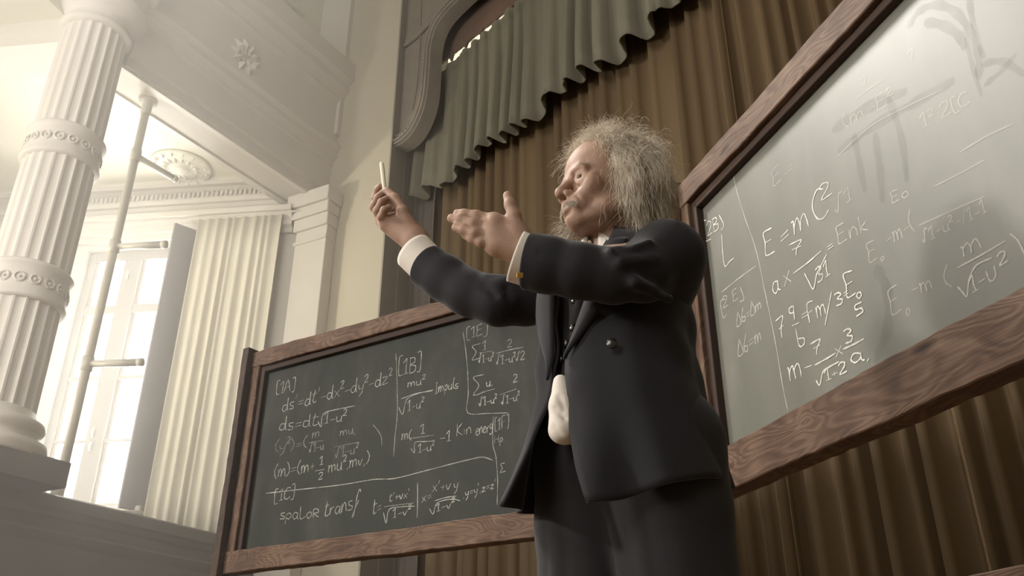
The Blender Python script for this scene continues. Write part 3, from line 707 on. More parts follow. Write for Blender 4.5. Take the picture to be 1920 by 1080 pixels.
# ------------------------------------------------------------------ handwriting in chalk (stroke letters, laid out along measured baselines)
G = {
'0': (.6, ['.3,1 .05,.7 .08,.25 .3,0 .52,.25 .5,.7 .3,1']), '1': (.45, ['.02,.72 .28,1 .26,.5 .26,0', '.08,0 .42,.02']),
'2': (.6, ['.05,.78 .22,1 .48,.88 .42,.55 .05,.02 .55,.04']), '3': (.55, ['.05,.92 .3,1 .45,.8 .2,.55 .48,.35 .35,.05 .04,.06']),
'5': (.55, ['.5,1 .12,.97 .1,.58 .42,.5 .45,.15 .05,.0']), '6': (.5, ['.4,1 .1,.5 .1,.1 .35,.02 .42,.3 .12,.35']), '7': (.6, ['.03,.92 .5,1 .3,.5 .22,0', '.12,.5 .45,.56']),
'A': (.7, ['.02,0 .3,1 .6,0', '.14,.38 .48,.4']), 'B': (.6, ['.08,1 .08,0', '.02,.95 .4,.95 .42,.65 .1,.52 .5,.42 .45,.05 .04,.0']),
'C': (.6, ['.55,.9 .3,1 .05,.6 .12,.1 .35,0 .58,.14']), 'E': (.6, ['.5,1 .08,.93 .1,.5 .06,.02 .5,.08', '.1,.52 .42,.56']), 'F': (.6, ['.1,0 .1,.96 .55,1', '.1,.5 .42,.55']),
'H': (.65, ['.08,0 .1,1', '.55,0 .55,1', '.1,.5 .55,.52']), 'I': (.4, ['.2,1 .2,0', '.05,1 .38,.98', '.02,0 .36,.02']), 'K': (.6, ['.08,1 .08,0', '.5,.95 .1,.45 .55,.02']), 'R': (.6, ['.08,0 .08,.7 .4,.68 .42,.42 .1,.36 .5,0']),
'L': (.5, ['.05,1 .12,0 .5,.15']), 'U': (.6, ['.06,.9 .1,.2 .3,.05 .5,.3 .52,.95']),
'a': (.55, ['.42,.5 .2,.56 .06,.28 .2,.02 .4,.2 .44,.52 .44,.1 .55,0']), 'b': (.5, ['.08,1 .08,.05 .35,.04 .42,.35 .1,.45']), 'c': (.45, ['.4,.5 .15,.55 .05,.25 .2,.02 .42,.08']),
'd': (.6, ['.4,.45 .15,.5 .05,.2 .2,.02 .4,.2 .46,1 .45,.15 .55,.02']), 'e': (.5, ['.08,.28 .4,.35 .32,.55 .1,.45 .06,.15 .25,.0 .45,.1']), 'f': (.5, ['.62,.95 .48,1.15 .32,.8 .15,-.3 .02,-.42 .12,-.1 .5,.5']),
'g': (.5, ['.4,.5 .15,.5 .1,.2 .35,.15 .42,.5 .4,-.2 .15,-.35 .05,-.2']), 'i': (.25, ['.12,.5 .12,0']), 'k': (.5, ['.1,1 .08,0', '.42,.55 .1,.25 .45,0']), 'l': (.3, ['.2,1 .1,.5 .14,.05 .3,.02']),
'm': (.8, ['.03,.5 .1,.5 .08,0 .12,.35 .28,.55 .36,.35 .36,0 .4,.35 .58,.55 .66,.35 .68,0']), 'n': (.55, ['.05,.5 .08,0 .12,.35 .3,.55 .42,.35 .44,0']), 'o': (.5, ['.25,.52 .06,.3 .2,.02 .42,.2 .38,.48 .25,.52']),
'p': (.5, ['.08,.5 .06,-.4', '.08,.4 .3,.55 .42,.3 .25,.05 .08,.15']), 'q': (.5, ['.4,1 .12,.95 .1,.6 .38,.55 .42,1 .36,.0']), 'r': (.42, ['.06,.5 .08,0 .12,.35 .38,.5']), 's': (.42, ['.38,.5 .1,.48 .12,.3 .36,.2 .3,.02 .03,.04']),
't': (.45, ['.22,.95 .12,.15 .25,0 .42,.1', '.02,.62 .42,.68']), 'u': (.55, ['.05,.5 .08,.1 .28,.02 .42,.25 .44,.52 .44,.05 .54,.0']), 'v': (.5, ['.04,.5 .2,0 .44,.55']), 'x': (.5, ['.05,.55 .45,0', '.45,.58 .02,0']),
'y': (.5, ['.05,.52 .1,.2 .35,.2', '.46,.55 .36,-.1 .1,-.4']), 'z': (.5, ['.05,.48 .42,.5 .05,.02 .48,.05']),
'=': (.6, ['.1,.42 .5,.46', '.08,.2 .5,.24']), '-': (.55, ['.08,.3 .48,.34']), '+': (.5, ['.05,.3 .45,.32', '.25,.52 .24,.08']), '/': (.4, ['.42,1.05 .0,-.1']), '.': (.25, ['.1,.06 .14,.02']), ',': (.25, ['.14,.06 .06,-.15']), "'": (.22, ['.12,1.05 .06,.75']),
'(': (.35, ['.3,1.05 .08,.6 .1,.2 .3,-.1']), ')': (.35, ['.04,1.05 .26,.6 .24,.2 .04,-.1']), '[': (.35, ['.32,1.08 .06,1.0 .08,-.08 .34,-.12']), ']': (.35, ['.02,1.1 .28,1.08 .26,-.05 .02,-.12']),
'S': (.75, ['.66,1 .05,.95 .35,.5 .04,.02 .7,.08']), 'D': (.6, ['.3,.95 .02,.03 .56,.06 .3,.95']), 'V': (.55, ['.02,.35 .16,0 .34,1.02 .55,1.0']), ' ': (.4, []), '|': (.25, ['.12,1.1 .12,-.1']),
}
hwr = np.random.default_rng(17)
def up_at(x, y): v = np.array([935.-x, -2747.-y]); return v/np.linalg.norm(v)
def ribbon(w, pts_px, width, o, smooth=True, taper=True):
    p = [np.array([q[0], q[1], 0.]) for q in pts_px]
    if smooth and len(p) > 2: p = list(catmull(p, 4))
    W3 = [w.px(q[0], q[1], o) for q in p]; V = []; Fc = []; n = len(W3)
    for i in range(n):
        a = W3[max(0, i-1)]; b = W3[min(n-1, i+1)]; t = b-a; t /= np.linalg.norm(t)+1e-9; s = np.cross(t, w.n)
        ww = width*(.5+.12*math.sin(i*1.7))*(1 if not taper or 0 < i < n-1 else .5)
        V += [W3[i]-s*ww, W3[i]+s*ww]
    for i in range(n-1): Fc.append((2*i, 2*i+1, 2*i+3, 2*i+2))
    return np.array(V), Fc
def write(w, board, items, mat, width=.0034, name='chalk_writing', o=.0012):
    """items: ('t', text, (x0,y0), (x1,y1), height) or ('l', [(x,y), ...]) in picture pixels, laid on the board's plane"""
    parts = []
    for k, it in enumerate(items):
        oo = o+.00004*k
        if it[0] == 'l': parts.append(ribbon(w, it[1], width, oo)); continue
        _, tx, A, B_, h = it; tx2 = []; i = 0
        while i < len(tx):
            if tx[i] == '^': tx2.append((tx[i+1], .55, .55)); i += 2
            elif tx[i] == '_': tx2.append((tx[i+1], .5, -.25)); i += 2
            else: tx2.append((tx[i], 1, 0)); i += 1
        tot_ = sum(G[c][0]*s for c, s, r in tx2); A = np.array(A, float); B2_ = np.array(B_, float); run = 0
        for c, s, r in tx2:
            wd, sts = G[c]; jy = hwr.normal()*.03; js = 1+hwr.normal()*.05
            for st_ in sts:
                P = []
                for q in st_.split():
                    gx, gy = map(float, q.split(',')); t_ = (run+gx*s)/tot_; base = A+(B2_-A)*t_; u = up_at(*base)
                    P.append(base+u*h*((gy*s*js)+r+jy)+hwr.normal(size=2)*h*.012)
                parts.append(ribbon(w, P, width, oo))
            run += wd*s
    return mesh(name, join(*parts), mat, board, kind='stuff')
T_ = lambda s, a, b, c, d, h: ('t', s, (a, b), (c, d), h)
Lp = lambda *p: ('l', list(p))
w1 = .0042
write(B1, brd1, [T_('[1A]', 517,738, 553,731, 21), Lp((498,925),(560,918),(640,909),(700,899),(740,897),(800,882),(850,869),(883,861),(905,857),(924,863))], M_CHALK2, w1)
write(B1, brd1, [T_("ds'=dt'-dx^2-dy^2-dz^2", 528,772, 735,718, 26)], M_CHALK2, w1)
write(B1, brd1, [T_('ds=dt', 522,809, 596,797, 26), Lp((596,790),(602,800),(606,776),(630,768),(665,761)), T_('1-u^2', 606,795, 650,789, 21)], M_CHALK2, w1)
write(B1, brd1, [T_("(y^2)=(", 514,848, 576,838, 22), T_('m', 584,822, 600,818, 17), Lp((579,830),(606,826)), T_('V1-u', 579,848, 607,843, 17), T_('mu,', 636,818, 668,812, 18), Lp((627,838),(673,829)), T_('V1-u^2', 628,858, 672,849, 19), Lp((699,796),(709,808),(715,820),(716,836))], M_CHALK3, w1)
write(B1, brd1, [T_('(m)=(m+', 512,897, 590,882, 25), T_('1', 598,872, 606,870, 16), Lp((591,883),(608,880)), T_('2', 596,899, 606,897, 14), T_('mu^2,mv,)', 614,886, 693,868, 24)], M_CHALK2, w1)
write(B1, brd1, [T_('[1C]', 513,942, 552,932, 22), T_('spaLoR', 524,975, 600,969, 22), T_('transf', 607,969, 672,952, 30)], M_CHALK2, w1)
write(B1, brd1, [T_('t=', 698,965, 716,959, 30), Lp((720,950),(775,943)), T_("t'+vx'", 729,941, 768,932, 17), Lp((719,961),(724,981),(730,955),(755,950),(778,949)), T_('1-v^2', 735,972, 771,963, 17), Lp((783,904),(783,940),(782,971))], M_CHALKB, w1*.85)
write(B1, brd1, [T_('x=', 790,943, 811,936, 18), Lp((815,939),(835,933),(856,930)), T_("x'+v", 810,923, 846,917, 20), T_('y', 850,918, 859,917, 20), Lp((805,953),(812,964),(818,945),(832,938),(850,936),(863,939)), T_('1-v^2', 817,960, 853,949, 15), T_(",y=y',z=z'", 868,933, 930,914, 17)], M_CHALKB, w1*.8)
write(B1, brd1, [T_('[1B]', 746,702, 790,694, 29), T_('mu^2', 763,727, 798,719, 17), Lp((747,762),(755,777),(762,750),(780,739),(812,731)), Lp((752,748),(780,738),(810,733)), T_('1-u^2', 763,771, 795,763, 18), T_('Impuls', 815,738, 859,727, 19)], M_CHALKB, w1*.8)
write(B1, brd1, [Lp((742,662),(744,700),(745,772),(741,815),(738,856)), Lp((868,622),(873,655),(877,700),(878,740),(877,774),(915,775),(954,774)), Lp((925,780),(924,831),(930,857),(933,900),(932,947))], M_CHALK2, w1*.8)
write(B1, brd1, [T_('m(', 752,826, 772,823, 20), T_('1', 787,813, 797,812, 15), Lp((770,822),(813,816)), Lp((770,840),(777,849),(778,830),(795,828),(813,827)), T_('1-u^2', 783,850, 815,843, 16), T_('-1', 823,830, 846,826, 20), T_('Kin', 855,820, 885,811, 22), T_('energ', 892,816, 924,806, 22)], M_CHALKB, w1*.8)
write(B1, brd1, [T_('[1F]', 927,807, 955,799, 22), T_('Hp.', 926,832, 948,828, 16), T_('S', 938,886, 948,884, 16), T_('[1E]', 874,636, 915,626, 20), T_('S', 884,677, 903,673, 28), T_('1', 904,657, 913,655, 15), Lp((899,662),(923,658)), T_('V1-u^2', 897,681, 926,676, 15), T_('2', 951,652, 961,650, 14), Lp((930,663),(955,656),(981,651)), T_('V1-u^2V2', 930,684, 985,674, 16)], M_CHALK2, w1*.8)
write(B1, brd1, [T_('S', 886,742, 910,737, 34), T_('u,', 911,725, 925,722, 18), Lp((901,736),(928,729)), T_('V1-u^2', 898,761, 932,755, 16), T_('2', 962,717, 971,715, 13), Lp((937,740),(969,729)), T_('V1-u^2', 940,758, 975,750, 16)], M_CHALKB, w1*.8)
w2 = .0036
write(B2, brd2, [Lp((1325,413),(1317,417),(1320,451),(1333,448)), T_('2B', 1326,442, 1349,428, 22), Lp((1348,403),(1357,421),(1352,432)), Lp((1353,438),(1355,470),(1359,499),(1368,490),(1376,484))], M_CHALK, w2)
write(B2, brd2, [Lp((1375,328),(1382,360),(1398,412),(1418,470),(1436,555),(1453,637),(1467,720),(1477,770)), Lp((1353,548),(1385,522),(1418,498))], M_CHALK2, w2)
write(B2, brd2, [Lp((1360,560),(1351,567),(1356,595),(1362,590)), T_('2 E', 1355,577, 1386,560, 21), Lp((1388,538),(1395,560),(1387,566)), T_('D6=Dm', 1382,612, 1429,578, 24), T_('D6=m', 1384,668, 1430,638, 28)], M_CHALK2, w2)
write(B2, brd2, [T_('E', 1435,484, 1458,476, 50), T_('=', 1462,462, 1484,444, 34), T_('m', 1486,442, 1521,420, 50), T_('C', 1526,416, 1556,398, 52)], M_CHALK, .0042)
write(B2, brd2, [T_('2', 1538,376, 1562,362, 26), T_('7', 1481,484, 1512,472, 24), Lp((1487,513),(1515,492),(1540,470)), T_('a.x', 1449,553, 1484,524, 38), Lp((1508,512),(1516,527),(1525,542),(1531,515),(1538,500),(1550,477)), T_('31', 1532,531, 1557,513, 26), T_('=', 1551,474, 1566,464, 22)], M_CHALK, w2)
write(B2, brd2, [T_('Enk', 1571,459, 1630,430, 34)], M_CHALK2, w2)
write(B2, brd2, [T_('7', 1459,637, 1476,628, 40), T_('q', 1481,604, 1494,599, 26), Lp((1485,611),(1498,605)), T_('b', 1496,651, 1512,645, 32), T_('=', 1502,602, 1518,594, 26), T_('Fm', 1516,606, 1551,588, 36), Lp((1559,547),(1553,578),(1547,610)), T_('3', 1566,574, 1583,568, 24), T_('=', 1581,560, 1593,553, 22), T_('E', 1588,562, 1610,554, 44), T_('o', 1606,562, 1618,558, 24), T_('5', 1604,594, 1621,586, 22)], M_CHALK, w2)
write(B2, brd2, [T_('m', 1479,714, 1506,702, 48), Lp((1508,690),(1522,685)), T_('7', 1522,669, 1547,660, 26), Lp((1527,685),(1547,674),(1567,662)), Lp((1530,713),(1537,722),(1543,697),(1555,688),(1573,678)), T_('1+2', 1547,715, 1590,696, 20), T_('x', 1567,669, 1582,662, 30), Lp((1580,655),(1600,646),(1620,635)), T_('3', 1584,645, 1602,637, 26), T_('a,', 1594,683, 1634,670, 32)], M_CHALK, .0040)
write(B2, brd2, [T_('E_o', 1629,492, 1658,480, 36), T_('-m-(', 1662,460, 1716,430, 32), Lp((1722,423),(1760,406),(1800,388),(1847,368)), T_('V1-u^2-/1-1', 1730,455, 1852,398, 24)], M_CHALK3, w2)
write(B2, brd2, [T_('E_o', 1671,592, 1706,574, 50), T_('-m.', 1708,556, 1760,538, 32), Lp((1776,495),(1770,515),(1774,530),(1785,538))], M_CHALK3, w2)
write(B2, brd2, [T_('m', 1804,484, 1845,462, 36), Lp((1795,502),(1840,478),(1884,452)), Lp((1795,537),(1805,548),(1813,555),(1817,525),(1830,498),(1860,483)), T_('1-U', 1821,550, 1872,520, 28), T_('2', 1873,500, 1893,489, 22), Lp((1893,438),(1908,450),(1917,468),(1926,488))], M_CHALK2, w2)
write(B2, brd2, [T_('E=', 1449,352, 1490,318, 32), T_('1', 1613,163, 1630,157, 16), Lp((1605,185),(1630,166),(1658,148)), Lp((1570,293),(1633,236),(1700,200),(1766,168)), T_('1^2,2[C', 1728,242, 1820,192, 24), T_('7', 1705,120, 1720,112, 22), T_('(m-E^2', 1580,240, 1680,190, 26), T_('V1', 1566,400, 1600,372, 26), T_('Eo', 1672,382, 1706,368, 22), Lp((1750,350),(1800,325),(1845,300)), Lp((1800,285),(1850,255),(1900,232))], M_CHALK3, w2)
# rubbed arcs and smears left by the cloth
sm = []
for pts_, wd in ((((1703,52),(1722,22),(1758,9),(1795,26),(1821,63),(1833,100),(1836,148)), .020), (((1733,41),(1770,48),(1800,70),(1810,92)), .022), (((1810,70),(1822,120),(1840,180)), .012),
                 (((1815,-10),(1828,60),(1845,110)), .016), (((1560,245),(1620,205),(1700,170)), .030), (((1570,285),(1640,235),(1720,190),(1790,150)), .026), (((1600,250),(1612,310),(1622,360)), .022),
                 (((1665,180),(1690,260),(1700,340)), .020), (((1640,250),(1650,320),(1655,380)), .024), (((1840,120),(1880,115),(1920,140)), .016), (((1845,160),(1880,130),(1905,100)), .014), (((1640,500),(1662,540),(1665,610),(1640,680)), .030)):
    sm.append(ribbon(B2, pts_, wd, .0006+.00003*len(sm), True))
for q in sm: mesh('cloth_smear', q, M_CHALK4, brd2)

# ------------------------------------------------------------------ signed distance modelling for the body
import openvdb as vdb
class Sdf:
    def __init__(s, h): s.h = h; s.p = []
    def cap(s, a, b, ra, rb=None, k=.01, op='+'):
        rb = ra if rb is None else rb; a = np.asarray(a, float); b = np.asarray(b, float); m = max(ra, rb)
        s.p.append(('c', a, b, ra, rb, k, op, np.minimum(a, b)-m, np.maximum(a, b)+m))
    def chain(s, pts, rs, k=.008, op='+'):
        for i in range(len(pts)-1): s.cap(pts[i], pts[i+1], rs[i], rs[i+1], k, op)
    def ell(s, c, r, R=None, k=.01, op='+'):
        c = np.asarray(c, float); r = np.asarray(r, float); R = np.eye(3) if R is None else np.asarray(R, float); m = r.max()
        s.p.append(('e', c, r, R, None, k, op, c-m, c+m))
    def field(s, X, lo, hi, band):
        d = None
        for t, A, B_, Cc, D, k, op, l, u in s.p:
            mg = band+k
            if (l-mg > hi).any() or (u+mg < lo).any(): continue
            if t == 'c':
                ba = B_-A; pa = X-A; h = np.clip((pa@ba)/max(ba@ba, 1e-12), 0, 1)
                e = np.linalg.norm(pa-h[..., None]*ba, axis=-1)-(Cc+(D-Cc)*h)
            else:
                q = (X-A)@Cc.T; k0 = np.linalg.norm(q/B_, axis=-1); k1 = np.linalg.norm(q/(B_*B_), axis=-1)+1e-9; e = k0*(k0-1)/k1
            if d is None:
                if op == '+': d = e
                continue
            if op == '+':
                g = np.clip(.5+.5*(d-e)/k, 0, 1); d = d*(1-g)+e*g-k*g*(1-g)
            else:
                g = np.clip(.5-.5*(d+e)/k, 0, 1); d = d*(1-g)-e*g+k*g*(1-g)
        return d
    def mesh(s, disp=None):
        h = s.h; band = 3*h; lo = np.min([q[7] for q in s.p if q[6] == '+'], 0)-.02; hi = np.max([q[8] for q in s.p if q[6] == '+'], 0)+.02
        T = 28; g = vdb.FloatGrid(float(band)); n = np.ceil((hi-lo)/h/T).astype(int)
        ax = np.arange(T)
        for i in range(n[0]):
            for j in range(n[1]):
                for k in range(n[2]):
                    o = np.array([i, j, k])*T; tl = lo+o*h; th = tl+T*h
                    near = False
                    for q in s.p:
                        if q[6] == '+' and not ((q[7]-band-q[5] > th).any() or (q[8]+band+q[5] < tl).any()): near = True; break
                    if not near: continue
                    X = np.stack(np.meshgrid(tl[0]+ax*h, tl[1]+ax*h, tl[2]+ax*h, indexing='ij'), -1)
                    d = s.field(X, tl, th, band)
                    if d is None: continue
                    if disp is not None: d = d+disp(X)
                    g.copyFromArray(np.clip(d, -band, band).astype(np.float32), ijk=tuple(int(v) for v in o))
        P, Q = g.convertToQuads(0.0)
        P = P*h+lo
        return P, [tuple(q[::-1]) for q in Q.tolist()]

# ------------------------------------------------------------------ the man
def skin_mat():
    m, N, L, P = nmat('skin')
    tc = N.new('ShaderNodeTexCoord'); nz = N.new('ShaderNodeTexNoise'); nz.inputs['Scale'].default_value = 22; nz.inputs['Detail'].default_value = 6; L.new(tc.outputs['Object'], nz.inputs['Vector'])
    rp = N.new('ShaderNodeValToRGB'); rp.color_ramp.elements[0].position = .3; rp.color_ramp.elements[1].position = .7
    rp.color_ramp.elements[0].color = (.29, .170, .120, 1); rp.color_ramp.elements[1].color = (.41, .270, .195, 1)
    L.new(nz.outputs['Fac'], rp.inputs[0]); L.new(rp.outputs[0], P.inputs['Base Color']); P.inputs['Roughness'].default_value = .6
    P.inputs['Subsurface Weight'].default_value = .12; P.inputs['Subsurface Radius'].default_value = (.012, .005, .003); P.inputs['Subsurface Scale'].default_value = 1.0
    n2 = N.new('ShaderNodeTexNoise'); n2.inputs['Scale'].default_value = 260; n2.inputs['Detail'].default_value = 3; L.new(tc.outputs['Object'], n2.inputs['Vector'])
    b = N.new('ShaderNodeBump'); b.inputs['Strength'].default_value = .35; b.inputs['Distance'].default_value = .0012; L.new(n2.outputs['Fac'], b.inputs['Height']); L.new(b.outputs[0], P.inputs['Normal'])
    return m
M_SKIN = skin_mat()
def wool(name, col, stripes=True):
    m, N, L, P = nmat(name)
    tc = N.new('ShaderNodeTexCoord'); nz = N.new('ShaderNodeTexNoise'); nz.inputs['Scale'].default_value = 9; nz.inputs['Detail'].default_value = 5; L.new(tc.outputs['Object'], nz.inputs['Vector'])
    mx = N.new('ShaderNodeMix'); mx.data_type = 'RGBA'; mx.inputs[6].default_value = (*[c*.85 for c in col], 1); mx.inputs[7].default_value = (*[c*1.2 for c in col], 1)
    L.new(nz.outputs['Fac'], mx.inputs[0]); L.new(mx.outputs[2], P.inputs['Base Color'])
    P.inputs['Roughness'].default_value = .8; P.inputs['Specular IOR Level'].default_value = .25; P.inputs['Sheen Weight'].default_value = .12; P.inputs['Sheen Roughness'].default_value = .4
    n2 = N.new('ShaderNodeTexNoise'); n2.inputs['Scale'].default_value = 600; L.new(tc.outputs['Object'], n2.inputs['Vector'])
    b = N.new('ShaderNodeBump'); b.inputs['Strength'].default_value = .25; b.inputs['Distance'].default_value = .001; L.new(n2.outputs['Fac'], b.inputs['Height']); L.new(b.outputs[0], P.inputs['Normal'])
    return m
M_SUIT = wool('dark_navy_wool', (.017, .0165, .020)); M_TROU = wool('charcoal_wool', (.016, .0155, .017)); M_VEST = wool('dark_waistcoat_cloth', (.022, .020, .022))
M_SHIRT = plain('white_shirt_cotton', (.72, .67, .60), .75, .03, 20, .05, 60)
M_BTN = plain('black_button', (.012, .012, .012), .25, 0, spec=.8)
M_BRASS = plain('brass', (.55, .36, .10), .35, .05, metal=.9)
M_EYEW = plain('eye_white', (.62, .56, .50), .2, .02); M_IRIS = plain('dark_iris', (.03, .025, .02), .1, 0)
M_LIP = plain('lip_skin', (.36, .17, .13), .45, .08, 40)
M_SHOE = plain('black_leather', (.012, .011, .010), .3, .1)

J = lambda x, y, Y: atY(x, y, Y)
HS = 1.06
eye_w = atY(1088, 335, 1.50)
yawF = np.array([-.935, -.355, 0]); yawF /= np.linalg.norm(yawF)
tilt = math.radians(3)
Lh = np.cross(ZA, yawF); Fh = yawF*math.cos(tilt)+ZA*math.sin(tilt); Uh = np.cross(Fh, Lh)
HO = eye_w-HS*(Fh*.081*.95+Lh*.031)
RH = np.stack([Fh, Lh, Uh])                      # rows: local axes
HX, HZ = .95, 1.04
def H(x, y, z):
    z = z if z > 0 else z*.84
    return HO+HS*(Fh*x*HX+Lh*y+Uh*z*HZ)
E3 = lambda a, b, c: (a*HS*HX, b*HS, c*HS*HZ)

# joints
J = lambda x, y, Y: atY(x, y, Y)
sL, sRr = J(1262, 478, 1.46), J(1040, 500, 1.72)
neck0 = J(1148, 503, 1.60)
pelvis = np.array([.215, 1.62, 1.0])
a_ax = np.array([.72, -.69, 0]); a_ax /= np.linalg.norm(a_ax); b_ax = np.array([-.69, -.72, 0]); b_ax /= np.linalg.norm(b_ax)
body = Sdf(.0027)
# head
body.ell(H(-.014, 0, .036), E3(.098, .078, .086), RH, .01)
body.ell(H(.040, 0, .045), E3(.050, .062, .055), RH, .03)
body.ell(H(.032, 0, -.035), E3(.050, .054, .054), RH, .02)
body.chain([H(-.012, .055, -.045), H(.03, .041, -.070), H(.066, .012, -.086)], [.012*HS, .015*HS, .016*HS], .022)
body.chain([H(-.012, -.055, -.045), H(.03, -.041, -.070), H(.066, -.012, -.086)], [.012*HS, .015*HS, .016*HS], .022)
body.ell(H(.078, 0, -.083), E3(.017, .020, .014), RH, .012)
body.ell(H(.030, 0, -.070), E3(.038, .028, .010), RH, .02)
body.cap(H(.083, -.032, .019), H(.083, .032, .019), .010*HS, None, .014)
body.cap(H(.088, .020, .020), H(.078, .045, .017), .0075*HS, .006*HS, .008)
body.cap(H(.088, -.020, .020), H(.078, -.045, .017), .0075*HS, .006*HS, .008)
def eyep(sg, az, el, rr, lift=0):
    a = math.radians(sg*(24+az)); e = math.radians(el); return H(.0722, sg*.032, 0)+HS*rr*(Fh*math.cos(e)*math.cos(a)+Lh*math.cos(e)*math.sin(a)+Uh*math.sin(e))
def lid(sg):
    ts = np.linspace(0, 1, 11)
    for amp, r, rr, k in ((62, .0050, .0135, .006), (50, .0038, .0138, .003), (27, .0021, .0146, .0012)):
        body.chain([eyep(sg, -52+108*t, amp*math.sin(math.pi*t)**.5-3, rr) for t in ts], [r]*11, k)
    for amp, r, rr, k in ((-58, .0046, .0132, .006), (-42, .0034, .0134, .003), (-19, .0018, .0142, .0012)):
        body.chain([eyep(sg, -52+108*t, amp*math.sin(math.pi*t)**.5-3, rr) for t in ts], [r]*11, k)
for sg in (1, -1):
    body.ell(H(.062, sg*.050, -.010), E3(.014, .012, .016), RH, .012)
    body.ell(H(.060, sg*.038, -.028), E3(.019, .019, .014), RH, .024)
    body.ell(H(.077, sg*.026, -.052), E3(.015, .014, .018), RH, .014)
    body.ell(H(.094, sg*.033, -.001), E3(.016, .021, .013), RH, .010, '-')
    lid(sg)
    body.cap(H(.084, sg*.022, -.018), H(.074, sg*.044, -.016), .0018, .0014, .006, '-')
    body.ell(H(-.012, sg*.077, -.008), E3(.018, .009, .032), RH, .006)
    body.ell(H(-.006, sg*.083, -.006), E3(.008, .006, .016), RH, .004, '-')
body.cap(H(.089, 0, .010), H(.109, 0, -.021), .0082*HS, .0100*HS, .009)
body.ell(H(.1095, 0, -.0265), E3(.0115, .0110, .0095), RH, .006)
for sg in (1, -1):
    body.ell(H(.098, sg*.0135, -.0315), E3(.0100, .0068, .0075), RH, .005)
    body.ell(H(.103, sg*.0065, -.0395), E3(.005, .0035, .004), RH, .003, '-')
    body.chain([H(.099, sg*.021, -.030), H(.090, sg*.033, -.048), H(.080, sg*.0375, -.064)], [.0022, .0028, .0018], .006, '-')
body.ell(H(.078, 0, -.056), E3(.022, .030, .022), RH, .014)
body.chain([H(.083, .027, -0.0535), H(.0965, .011, -0.0505), H(.098, 0, -0.0515), H(.0965, -.011, -0.0505), H(.083, -.027, -0.0535)], [.0028, .0048, .0046, .0048, .0028], .004)
body.chain([H(.083, .025, -0.0595), H(.094, .010, -0.0645), H(.0955, 0, -0.0650), H(.094, -.010, -0.0645), H(.083, -.025, -0.0595)], [.0030, .0052, .0056, .0052, .0030], .004)
body.chain([H(.080, .033, -0.0515), H(.094, .014, -0.0575), H(.1005, 0, -0.0580), H(.094, -.014, -0.0575), H(.080, -.033, -0.0515)], [.0020, .0026, .0026, .0026, .0020], .002, '-')
body.cap(H(.094, -.012, -.078), H(.094, .012, -.078), .0025, None, .008, '-')
for zf in (): body.cap(H(.0915-.25*max(0, zf-.04), -.03, zf), H(.0915-.25*max(0, zf-.04), .03, zf), .0012, None, .004, '-')
for k in range(0): body.cap(H(.070-.004*k, .056, .004-.006*k), H(.058, .064, .010-.011*k), .0012, None, .003, '-')
# neck and trunk
body.chain([H(-.022, 0, -.07), neck0], [.047, .052], .015)
ch = J(1150, 560, 1.62)
body.cap(sL*.75+neck0*.25-ZA*.03, sRr*.75+neck0*.25-ZA*.03, .042, .042, .03)
body.ell(ch-ZA*.07, (.145, .105, .13), np.stack([a_ax, b_ax, ZA]), .06)
body.ell(pelvis+ZA*.10, (.145, .11, .17), np.stack([a_ax, b_ax, ZA]), .06)
# arms
eL, wL = J(1150, 506, 1.40), J(990, 474, 1.415)
eR, wR = J(935, 566, 1.68), J(784, 458, 1.745)
body.chain([sL, eL, J(1020, 495, 1.41), wL], [.048, .040, .033, .027], .02)
body.chain([sRr, J(985, 566, 1.70), eR, J(880, 550, 1.70), J(820, 512, 1.73), wR], [.048, .040, .038, .034, .030, .026], .02)
# legs
hipL, hipR = pelvis+a_ax*.085, pelvis-a_ax*.085
ankL, ankR = np.array([.33, 1.52, .10]), np.array([.12, 1.72, .10])
for hp, an in ((hipL, ankL), (hipR, ankR)):
    kn = hp*.5+an*.5+b_ax*.01; kn[2] = .52
    body.chain([hp, kn, an], [.085, .058, .04], .03)
def hand(W, fingers, thumb, palm_r=.0135, wr=.026, palm=None):
    """fingers: lists of (px, py, Y) from knuckle to tip; W: wrist point"""
    for i, f in enumerate(fingers):
        P = [J(*q) for q in f]
        body.cap(W, P[0], wr*.62, palm_r, .018)
        body.cap(W*.5+P[0]*.5, P[0], palm_r*1.08, palm_r, .012)
        r0 = f_r[i]
        rs = [palm_r]+list(np.linspace(r0*1.20, r0*.92, len(P)-1))
        for a in range(len(P)-1): body.cap(P[a], P[a+1], rs[a], rs[a+1], .0052)
    for i in range(len(fingers)-1):
        body.cap(J(*fingers[i][0]), J(*fingers[i+1][0]), palm_r*.95, None, .010)
    T = [J(*q) for q in thumb]
    body.chain([W*.6+T[0]*.4]+T, [.018, .0165, .0125, .0108, .0092][:len(T)+1], .007)
    return T
f_r = [.0094, .0097, .0092, .0080]
# near (left) hand: back of the hand to the lens, thumb straight up
fl = [[(926,414,1.418),(893,405.5,1.420),(871,402,1.424),(858,400.5,1.430)],
      [(923,430,1.412),(888,421,1.412),(863,412.5,1.418),(847,409.5,1.424)],
      [(923,446,1.410),(891,438,1.406),(870,430.5,1.412),(855,426.5,1.420)],
      [(928,462,1.412),(903,454.5,1.408),(886,447.5,1.412),(873,442,1.420)]]
tl = [(969,432,1.405),(964,405,1.402),(957,384,1.402),(952,367,1.408)]
hand(wL, fl, tl, .0125)
for a, b, r in (((978, 452), (930, 424), .0145), ((980, 462), (930, 438), .0150), ((980, 470), (932, 452), .0145), ((978, 476), (936, 466), .0125)):
    body.cap(J(*a, 1.414), J(*b, 1.412), r+.003, r, .018)
body.cap(J(972, 444, 1.408), J(938, 420, 1.416), .017, .012, .014)
